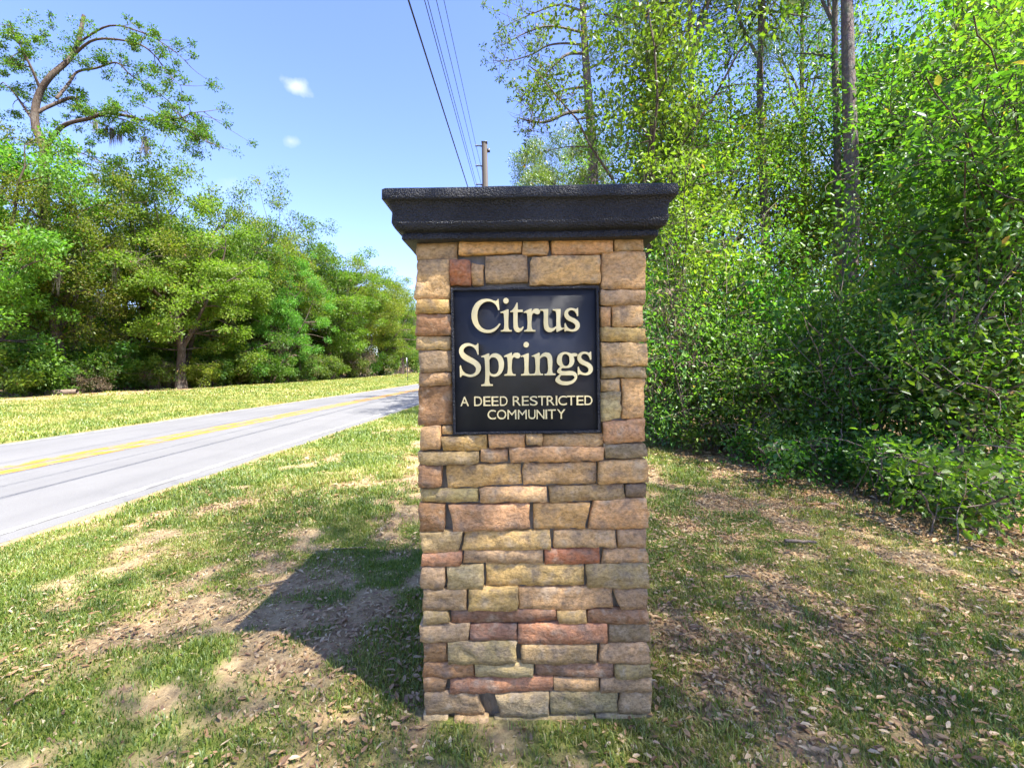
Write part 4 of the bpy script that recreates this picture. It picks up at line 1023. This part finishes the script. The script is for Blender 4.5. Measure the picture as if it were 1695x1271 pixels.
for x, y, dY in [(120, 120, 0), (60, 160, 1), (180, 60, -1), (260, 150, 1), (330, 90, 0.5), (380, 200, 1), (150, 260, 1), (70, 300, 1.5), (30, 420, 1.2), (100, 520, 1.5), (60, 620, 1.2), (150, 640, 0.6), (350, 300, 1), (430, 300, 0.8), (480, 120, 0.4), (540, 70, 0.5), (300, 20, 0), (420, 0, 0.5),
                 (100, 0, -0.6), (20, 60, -1), (200, -40, 0), (360, -60, 0.6), (560, -60, 0.4), (860, 440, -1.2), (900, 500, -1.2), (840, 530, -1.3), (700, 440, -1.0), (620, 590, -1), (670, 560, -0.8), (1000, 600, -1.3), (1060, 650, -1.4), (1100, 670, -1.4), (400, 690, -1.2), (480, 760, -1.6), (420, 800, -1), (340, 620, -0.6), (360, 740, -0.8)]:
    e = q4(x, y, dY) - T0
    for q in range(3):
        cl.append(e + rg_.normal(size=3) * 0.55)
cl = np.array(cl)
v, f, c_ = clump_leaves(rg_, cl, rg_.uniform(0.22, 0.5, len(cl)), rg_.integers(80, 190, len(cl)), 0.125, 0.5, 'oak', 0.7, 0.6, False, 0.1, 0.6)
obj('trunk', W.mesh('trunk', M['bark']), tall); obj('crown', mesh_np('crown', v, f, M['leaf_oak'], c_), tall)
anch = [q4(850, 600, -1.2) - T0, q4(855, 640, -1.2) - T0, q4(655, 540, -1) - T0, q4(620, 530, -1) - T0, q4(560, 500, 1) - T0, q4(700, 560, 1.6) - T0]
for a in anch:
    v, f, c_ = moss_strands(rg_, [a * 0], 60, 0.95); obj('hanging_moss', mesh_np('hanging_moss', v, f, M['moss'], c_), tall, tuple(a))

# ------------------------------------------------------------------ the wood on the right
# pine-like tree with bare bent limbs, straight above the pillar
TP = 16.0
def q7(x, y, dY=0.0): return np.array(px(640 + x / 3.685, 60 + y / 3.685, TP + dY))
ax_ = q7(1255, 900)[0]
pa = thing('pine_tree', 'pine with dark bent limbs reaching left above the pillar cap', 'tree', (ax_, TP, 0)); T0 = np.array([ax_, TP, 0])
W = Wood()
limb([T0 + [0.05, 0, -0.2], q7(1262, 1500), q7(1258, 760), q7(1240, 500), q7(1222, 250), q7(1208, 40), q7(1195, -200), q7(1190, -420)], 0.2, 0.09, 12)
rg_ = np.random.default_rng(910); cl = []
for pts, r0, r1 in [([q7(1232, 455), q7(1100, 470, -0.4), q7(1000, 515, -0.7), q7(930, 527, -0.8), q7(860, 515, -0.9), q7(808, 500, -1.0)], 0.075, 0.022),
                    ([q7(1225, 310), q7(1100, 325, 0.3), q7(1010, 355, 0.5), q7(915, 352, 0.7)], 0.055, 0.015),
                    ([q7(1215, 105), q7(1110, 110, -0.3), q7(1040, 160, -0.6), q7(950, 250, -0.8), q7(860, 330, -1.0), q7(810, 400, -1.0)], 0.06, 0.012),
                    ([q7(1210, 55), q7(1080, 45, 0.5), q7(980, 60, 0.8), q7(890, 110, 1), q7(760, 150, 1.2), q7(650, 150, 1.2)], 0.05, 0.01),
                    ([q7(1205, -20), q7(1000, -60, -0.5), q7(850, -20, -0.6), q7(700, 60, -0.8)], 0.05, 0.01),
                    ([q7(1200, -150), q7(1050, -190, 0.5), q7(900, -140, 0.6), q7(720, -60, 0.8)], 0.05, 0.01),
                    ([q7(880, 510, -0.9), q7(890, 440, -1), q7(850, 400, -1)], 0.02, 0.008), ([q7(900, 525, -0.9), q7(880, 570, -1), q7(830, 580, -1)], 0.02, 0.008),
                    ([q7(1225, 200), q7(1330, 150, 0.5), q7(1420, 60, 0.6)], 0.05, 0.012), ([q7(1215, 20), q7(1330, -60, -0.5), q7(1430, -180, -0.6)], 0.05, 0.012)]:
    P = limb(pts, r0, r1, 6); n = len(P)
    for j in range(int(n * 0.4), n, 1):
        for q in range(2):
            d = rg_.normal(size=3) * np.array([0.45, 0.4, 0.35]); e = P[j] + d
            W.add(bez(P[j], (P[j] + e) / 2 + rg_.normal(size=3) * 0.06, e, 4), np.linspace(0.010, 0.004, 4), 4); cl.append(e)
cl = np.array(cl)
keep = rg_.random(len(cl)) < np.where(cl[:, 2] + 0 > q7(0, 420)[2], 1.0, 0.35); cl = cl[keep]
v, f, c_ = clump_leaves(rg_, cl, rg_.uniform(0.10, 0.22, len(cl)), rg_.integers(14, 40, len(cl)), 0.11, 0.42, 'dark', 0.8, 0.5, False, 0.05, 0.6)
obj('trunk', W.mesh('trunk', M['pine_bark']), pa); obj('crown', mesh_np('crown', v, f, M['leaf_oak'], c_), pa)

SOFT = build_tree(300, 20, 3.0, 4.0, 0.28, 14, 190, 420, 0.22, 0.24, 'needle', 'leaf_needle', (0.5, 1.0), 0.75, (0.3, 0), crown_bias=0.6, bark='pine_bark')
place(SOFT, 'cypress_tree', 'soft feathery green conifer directly behind the right half of the pillar cap', 'tree', at_px(905, 36), 36, 0.4, 0.95, 1.0)
place(SOFT, 'cypress_tree', 'second feathery conifer behind the pine, right of the first', 'tree', at_px(985, 40), 40, 2.4, 1.0, 1.05)

SHADE_TREES = [build_tree(320 + i, 15, 5.0, 3.6, 0.06, 12, 230, 115, 0.085, 0.5, ['bright', 'broad'][i], 'leaf_broad', (0.8, 1.4), 0.9, (0.2, 0.2 - 0.4 * i), crown_bias=0.45, shell=0.34) for i in range(2)]  # crowns of small, evenly spread leaves, shaped to filter the sun softly
TALL = [build_tree(310 + i, 15, 3.5, 3.2, 0.11, 9, 140, 105, 0.14, 0.5, ['bright', 'broad', 'oak'][i], 'leaf_broad', (0.45, 0.95), 0.7, (0.5 - 0.4 * i, 0.3), crown_bias=0.45) for i in range(3)]
PINE = [build_tree(330 + i, 21, 11.0, 2.8, 0.19, 16, 80, 200, 0.22, 0.07, 'needle', 'leaf_needle', (0.35, 0.65), 0.8, (0.1 - 0.2 * i, 0.1), crown_bias=0.5, bark='pine_bark', trunk_top=0.95, sides=12, wob_=0.0025, lo=0.97) for i in range(2)]
SAP = [build_tree(350 + i, 6.5, 0.9, 1.55, 0.032, 12, 95, [48, 34, 44, 30][i], [0.078, 0.1, 0.085, 0.11][i], 0.48, ['broad', 'bright', 'broad', 'bright'][i], 'leaf_broad', (0.22, 0.52), 0.75, (0.2, -0.1), True, multi=2, crown_bias=0.35, sides=6) for i in range(4)]
SHR = [build_tree(370 + i, 2.3, 0.12, 1.05, 0.022, 10, 70, [38, 26, 50, 32][i], [0.072, 0.092, 0.06, 0.082][i], 0.5, ['broad', 'bright', 'broad', 'bright'][i], 'leaf_broad', (0.2, 0.42), 0.8, (0, 0), True, multi=5, crown_bias=0.4, bark='twig', sides=5) for i in range(4)]
LOW = [build_tree(390 + i, 0.62, 0.04, 0.40, 0.008, 6, 30, 20, 0.055, 0.62, ['broad', 'bright', 'broad'][i], 'leaf_broad', (0.08, 0.2), 0.8, (0, 0), True, multi=4, crown_bias=0.4, bark='twig', sides=4) for i in range(3)]

# tall pines with bare trunks
for x, Y, k, s, lab in [(1408, 10.2, 0, 1.0, 'thick pine trunk standing tall in the middle of the right wood'), (1392, 13.5, 1, 0.75, 'thin pine just left of and behind the thick pine trunk'),
                        (1268, 15.0, 1, 0.95, 'straight slim pine between the pillar and the thick pine trunk'), (1155, 15.0, 0, 0.9, 'dark pine trunk at the top of the picture, right of the pillar cap'),
                        (1335, 19.0, 1, 0.9, 'thin distant pine left of the thick pine trunk'), (1090, 18.0, 1, 0.95, 'pale thin pine between the cap and the dark pine trunk')]:
    place(PINE[k], 'pine_tree', lab, 'tree', at_px(x, Y), Y, rt.uniform(0, 6.28), s, 1.05, 'pines of the right wood')
tl = [(1085, 15, 0, 0.82), (1120, 13, 1, 0.75), (1215, 17, 2, 0.95), (1490, 13.5, 1, 0.85), (1575, 12.5, 0, 0.85), (1660, 9.5, 2, 0.85), (1740, 11, 1, 0.95), (1050, 21, 2, 0.8), (1180, 24, 0, 1.05),
      (1330, 30, 1, 0.75), (1290, 17, 0, 0.9), (1365, 19, 2, 0.85), (1440, 16, 0, 0.9), (1520, 20, 0, 1.1), (1640, 17, 1, 1.1), (1090, 32, 2, 1.0), (1075, 11.0, 0, 0.92)]
for i, (x, Y, k, s) in enumerate(sorted(tl)):
    place(TALL[k], 'broadleaf_tree', 'tall leafy tree of the right wood, %s from the left' % od[i], 'tree', at_px(x, Y), Y, rt.uniform(0, 6.28), s, s * rt.uniform(0.95, 1.15), 'tall leafy trees of the right wood')
al = ['airy tree leaning over the lawn from the right, nearest to the camera', 'airy tree just outside the right edge, second from the camera', 'airy tree behind the right edge, third from the camera', 'airy tree over the right thicket, fourth from the camera', 'airy tree over the right thicket beside the thick pine trunk', 'airy tree farthest back over the right thicket']
for i, (x, y, s) in enumerate([(4.7, -0.9, 0.8), (7.4, 1.2, 0.6), (6.0, -1.8, 0.75)]):  # out-of-view trees, added to soften the sun on pillar and lawn
    place(SHADE_TREES[i % 2], 'broadleaf_tree', al[i], 'tree', x, y, rt.uniform(0, 6.28), s, max(s, 0.98), 'airy trees over the lawn')
sp2 = [(1085, 9.6, 0, 0.85), (1150, 8.6, 1, 0.9), (1215, 9.2, 2, 0.8), (1275, 8.4, 3, 0.68), (1330, 11.5, 0, 0.6), (1535, 8.2, 1, 0.8), (1605, 6.6, 2, 0.9), (1625, 6.9, 0, 1.0), (1600, 5.6, 3, 1.05), (1670, 5.4, 2, 1.0), (1760, 5.0, 1, 1.0), (1100, 11.5, 3, 0.95), (1190, 11.6, 1, 0.95), (1040, 11.5, 2, 0.7), (1590, 8.6, 3, 1.1), (1640, 7.4, 1, 1.2), (1740, 6.6, 3, 1.2)]
for i, (x, Y, k, s) in enumerate(sorted(sp2)):
    place(SAP[k], 'sapling', 'slender leafy sapling in the right thicket, %s from the pillar' % od[i], 'sapling', at_px(x, Y), Y, rt.uniform(0, 6.28), s, s * rt.uniform(0.9, 1.15), 'saplings of the right thicket')
sh2 = [(1092, 8.0, 0, 1.0), (1140, 7.7, 2, 1.0), (1185, 7.9, 3, 1.1), (1230, 7.2, 1, 0.85), (1270, 7.0, 2, 1.0), (1320, 6.6, 0, 0.95), (1375, 6.6, 2, 1.0), (1420, 6.0, 3, 0.85), (1450, 6.3, 1, 1.1), (1500, 5.6, 2, 0.95), (1545, 5.4, 0, 1.0),
       (1590, 5.0, 2, 0.95), (1640, 4.9, 3, 1.05), (1700, 5.0, 1, 0.95), (1780, 5.0, 0, 1.0), (1070, 9.4, 3, 1.3), (1130, 9.8, 0, 1.6), (1200, 9.0, 1, 1.5), (1300, 8.4, 0, 1.6), (1420, 8.0, 2, 1.15), (1350, 9.4, 1, 1.2), (1300, 12, 0, 1.6), (1370, 13, 1, 1.7), (1440, 12.5, 2, 1.7), (1240, 13.5, 2, 1.9), (1170, 14, 1, 1.9), (1330, 17, 0, 2.2), (1420, 17, 1, 2.2), (1250, 19, 2, 2.4), (1500, 15, 0, 2.2), (1520, 7.4, 1, 1.6), (1610, 6.4, 0, 1.6), (1700, 5.8, 2, 1.6)]
for i, (x, Y, k, s) in enumerate(sorted(sh2)):
    place(SHR[k], 'thicket_shrub', 'dense leafy shrub of the right thicket, %s from the pillar' % od[i], 'shrub', at_px(x, Y), Y, rt.uniform(0, 6.28), s, s * rt.uniform(0.85, 1.15), 'dense shrubs of the right thicket')
lw = [(1100, 742), (1150, 748), (1200, 745), (1245, 762), (1290, 775), (1290, 800), (1345, 790), (1400, 800), (1440, 812), (1480, 828), (1515, 838), (1560, 840), (1600, 862), (1640, 870), (1588, 885), (1330, 770), (1380, 778), (1450, 790), (1530, 815), (1620, 835)]
for i, (x, y) in enumerate(sorted(lw)):
    X, Y = gnd(x, y)
    place(LOW[i % 3], 'low_plant', 'low broad-leaved plant along the thicket edge, %s from the pillar' % od[i], 'plant', X, Y, rt.uniform(0, 6.28), rt.uniform(0.8, 1.35), None, 'low plants along the thicket edge')
# bare twigs and vines tangled in the thicket
tw = [(1545, 640, 5.0, 1650, 690), (1610, 760, 4.6, 1690, 720), (1400, 600, 6.5, 1480, 585), (1560, 470, 5.6, 1690, 330), (1600, 560, 5.0, 1660, 400), (1480, 300, 6.0, 1640, 120), (1575, 800, 4.3, 1600, 735), (1630, 880, 4.0, 1692, 800), (1250, 400, 8, 1290, 330), (1520, 260, 6, 1690, 230)]
tl_ = ['curved grey twig low in the right thicket', 'forked bare twig low at the right edge', 'pale straight twig in the middle of the right thicket', 'long bare vine rising at the right edge', 'thin vine stem beside the long bare vine', 'bare branch slanting up at the upper right', 'short bare twig at the thicket foot', 'bare twig at the lower right thicket edge', 'bare branch left of the thick pine trunk', 'bare branch crossing the upper right corner']
for i, (x0, y0, Y, x1, y1) in enumerate(tw):
    a = np.array(px(x0, y0, Y)); b = np.array(px(x1, y1, Y + 0.3)); rg_ = np.random.default_rng(700 + i)
    W = Wood(); L_ = np.linalg.norm(b - a); P = smooth_path(np.array([a * 0, (b - a) * 0.33 + rg_.normal(size=3) * 0.08 * L_, (b - a) * 0.66 + rg_.normal(size=3) * 0.08 * L_, b - a]), 5)
    W.add(P, np.linspace(0.011, 0.004, len(P)), 5)
    for q in range(5):
        j = 3 + 2 * q; e = P[j] + (b - a) * 0.25 + rg_.normal(size=3) * 0.22 * L_; W.add(bez(P[j], (P[j] + e) / 2 + rg_.normal(size=3) * 0.05, e, 5), np.linspace(0.006, 0.002, 5), 4)
    o = obj('bare_twig', W.mesh('bare_twig', M['twig']), None, tuple(a)); tag(o, tl_[i], 'twig', 'bare twigs in the right thicket')

# ------------------------------------------------------------------ grass and fallen leaves
rng = np.random.default_rng(2024)
def scatter(n, x0, x1, y0, y1, dens):
    x = rng.uniform(x0, x1, n); y = rng.uniform(y0, y1, n)
    k = rng.random(n) < dens(x, y); return x[k], y[k]
def outside_pillar(x, y): return (np.abs(x - 0.08) > 0.475) | (np.abs(y - 2.3) > 0.475)
def blades(x, y, h, w):
    n = len(x); z = ground_z(x, y)
    az = rng.uniform(0, 2 * math.pi, n); lean = rng.uniform(0.15, 1.1, n) * h
    dx, dy = np.cos(az) * lean, np.sin(az) * lean; pa_ = az + math.pi / 2 + rng.normal(0, 0.5, n)
    sx, sy = np.cos(pa_) * w / 2, np.sin(pa_) * w / 2
    b0 = np.stack([x - sx, y - sy, z - 0.004], -1); b1 = np.stack([x + sx, y + sy, z - 0.004], -1)
    m0 = np.stack([x - sx * 0.8 + dx * 0.35, y - sy * 0.8 + dy * 0.35, z + h * 0.6], -1); m1 = np.stack([x + sx * 0.8 + dx * 0.35, y + sy * 0.8 + dy * 0.35, z + h * 0.6], -1)
    tp = np.stack([x + dx, y + dy, z + h * rng.uniform(0.75, 1.0, n)], -1)
    v = np.stack([b0, b1, m1, m0, tp], 1).reshape(-1, 3); k = np.arange(n)[:, None] * 5
    return v, [k + np.array([[0, 1, 2, 3]]), k + np.array([[3, 2, 4]])]
GPAL = np.array([(0.065, 0.105, 0.016), (0.105, 0.155, 0.020), (0.145, 0.205, 0.028), (0.245, 0.245, 0.045), (0.36, 0.30, 0.12)])
def gcolors(x, y, n, bias=0.0):
    t = np.clip(rng.normal(0.47, 0.22, n) + (fbm(x, y, 0.7, 71, 2) - 0.5) * 0.9 + bias, 0, 0.999) * 4
    i = t.astype(int); fr = (t - i)[:, None]; return np.repeat(GPAL[i] * (1 - fr) + GPAL[np.minimum(i + 1, 4)] * fr, 5, 0)
V, F4, F3, Cc, off = [], [], [], [], 0
def add_blades(x, y, h, w, bias=0.0):
    global off
    v, (f4, f3) = blades(x, y, h, w); V.append(v); F4.append(f4 + off); F3.append(f3 + off); off += len(v); Cc.append(gcolors(x, y, len(x), bias))
dn = lambda x, y: (grass_amount(x, y) ** 1.3) * outside_pillar(x, y) * (x < wood_edge(y) + 0.4)
for (n, x0, x1, y0, y1, h, w) in [(430000, -4.8, 4.2, 0.9, 4.2, 0.022, 0.0042), (190000, -5.5, 4.2, 4.2, 8.5, 0.042, 0.007), (70000, -4.4, 3.2, 8.5, 18, 0.055, 0.013), (40000, -4, 2.5, 18, 40, 0.07, 0.03)]:
    x, y = scatter(n, x0, x1, y0, y1, dn); add_blades(x, y, h * rng.uniform(0.45, 1.6, len(x)), w * rng.uniform(0.7, 1.5, len(x)))
# taller tufts
tx, ty = scatter(600, -4.5, 4.0, 1.2, 7.0, lambda x, y: dn(x, y) * 0.9)
tx = np.append(tx, [-0.62, -0.52, -0.75, -0.55, 0.75, 0.85, 1.2, 0.7]); ty = np.append(ty, [2.15, 2.5, 1.95, 1.9, 2.1, 1.9, 2.0, 2.6])
for a, b in zip(tx, ty):
    n = int(rng.integers(25, 70)); x = a + rng.normal(0, 0.035, n); y = b + rng.normal(0, 0.035, n); add_blades(x, y, rng.uniform(0.025, 0.065, n), rng.uniform(0.003, 0.006, n), -0.12)
# dry straw and needles lying in the turf
x, y = scatter(120000, -4.6, 4.4, 0.9, 7.0, lambda x, y: (0.25 + 0.75 * litter_amount(x, y)) * outside_pillar(x, y) * (road_dist(x, y) > 0.05))
v, (f4, f3) = blades(x, y, rng.uniform(0.004, 0.014, len(x)), rng.uniform(0.002, 0.005, len(x)))
vq = v.reshape(-1, 5, 3); ctr_ = vq.mean(1, keepdims=True); vq[..., :2] = ctr_[..., :2] + (vq[..., :2] - ctr_[..., :2]) * np.array([3.2, 3.2])
V.append(vq.reshape(-1, 3)); F4.append(f4 + off); F3.append(f3 + off); off += len(v)
sc_ = np.array([(0.17, 0.10, 0.06), (0.30, 0.20, 0.12), (0.42, 0.32, 0.20), (0.50, 0.42, 0.28)])[rng.integers(0, 4, len(x))]; Cc.append(np.repeat(sc_, 5, 0))
gr = obj('lawn_grass', mesh_np('lawn_grass', np.concatenate(V), [np.concatenate(F4), np.concatenate(F3)], M['grass'], np.concatenate(Cc)))
gr['kind'] = 'stuff'; tag(gr, 'patchy short lawn grass round the pillar and along the near road edge', 'grass')
V, F4, F3, Cc, off = [], [], [], [], 0
for (n, y0, y1, h, w) in [(110000, 6, 22, 0.07, 0.018), (80000, 22, 50, 0.09, 0.04), (25000, 50, 110, 0.12, 0.09)]:
    y = y0 + (y1 - y0) * rng.random(n) ** 0.8; x = road_left(y) - 0.05 - rng.random(n) * 15.5
    k = rng.random(n) < grass_amount(x, y) * 1.2; x, y = x[k], y[k]
    add_blades(x, y, h * rng.uniform(0.5, 1.4, len(x)), w * rng.uniform(0.7, 1.3, len(x)), 0.13)
gr = obj('verge_grass', mesh_np('verge_grass', np.concatenate(V), [np.concatenate(F4), np.concatenate(F3)], M['grass'], np.concatenate(Cc)))
gr['kind'] = 'stuff'; tag(gr, 'yellow-green mown grass verge across the road', 'grass')

LP_ = np.array([(0.13, 0.07, 0.034), (0.26, 0.15, 0.07), (0.37, 0.24, 0.12), (0.47, 0.36, 0.21)])
def litter(n, x0, x1, y0, y1, L, dens):
    x, y = scatter(n, x0, x1, y0, y1, dens); n = len(x)
    c = np.stack([x, y, ground_z(x, y) + rng.uniform(0.004, 0.026, n)], -1)
    az = rng.uniform(0, 6.28, n); d = np.stack([np.cos(az), np.sin(az), rng.normal(0, 0.16, n)], -1)
    v, f, per = leaves(rng, c, d, L * rng.uniform(0.5, 1.3, n), 0.42, 2.2, True)
    v[:, 2] = np.maximum(v[:, 2], ground_z(v[:, 0], v[:, 1]) + 0.001)
    t = rng.random(n) * 2.999; i = t.astype(int); fr = (t - i)[:, None]
    return v, f, np.repeat(LP_[i] * (1 - fr) + LP_[i + 1] * fr, 6, 0)
ld = lambda x, y: litter_amount(x, y) * outside_pillar(x, y) * (road_dist(x, y) > 0.1) * (1 - 0.5 * grass_amount(x, y))
parts = [litter(75000, -3.6, 4.6, 0.9, 5.0, 0.036, ld), litter(16000, -4.5, 5.5, 5.0, 11, 0.07, ld), litter(9000, 2.2, 7.5, 2.5, 10, 0.07, lambda x, y: (x > wood_edge(y) - 1.0) * 0.9)]
vv, ff_, cc_, o_ = [], [], [], 0
for v, f, c_ in parts: vv.append(v); ff_.append(f + o_); cc_.append(c_); o_ += len(v)
lo = obj('fallen_leaves', mesh_np('fallen_leaves', np.concatenate(vv), np.concatenate(ff_), M['litter'], np.concatenate(cc_)))
lo['kind'] = 'stuff'; tag(lo, 'dry brown fallen leaves scattered over soil and grass', 'fallen leaves')
# a few single sticks and stones lying on the ground
for i, (x, y, L_, az, r, lab) in enumerate([(440, 970, 0.22, 0.6, 0.006, 'short grey stick on the bare soil left of the pillar'), (395, 1020, 0.2, 1.3, 0.004, 'thin pale twig on the soil, lower left'), (580, 906, 0.25, 0.1, 0.006, 'pale stick on the grass left of the pillar'),
                                              (1325, 906, 0.22, -0.15, 0.016, 'grey piece of bark on the grass right of the pillar'), (1215, 958, 0.16, 0.1, 0.009, 'brown stick among leaves right of the pillar'), (1395, 1105, 0.1, -0.7, 0.004, 'short straw-coloured twig, lower right')]):
    X, Y = gnd(x, y); rg_ = np.random.default_rng(800 + i); W = Wood()
    P = np.stack([np.linspace(-L_ / 2, L_ / 2, 6) * math.cos(az), np.linspace(-L_ / 2, L_ / 2, 6) * math.sin(az), np.full(6, r * 0.8 + 0.01)], -1) + rg_.normal(size=(6, 3)) * [0.008, 0.008, 0.002]
    W.add(P, np.linspace(r, r * 0.6, 6), 6)
    o = obj('fallen_stick', W.mesh('fallen_stick', M['twig']), None, (X, Y, float(ground_z(np.array([X]), np.array([Y]))[0]))); tag(o, lab, 'stick', 'sticks on the ground')
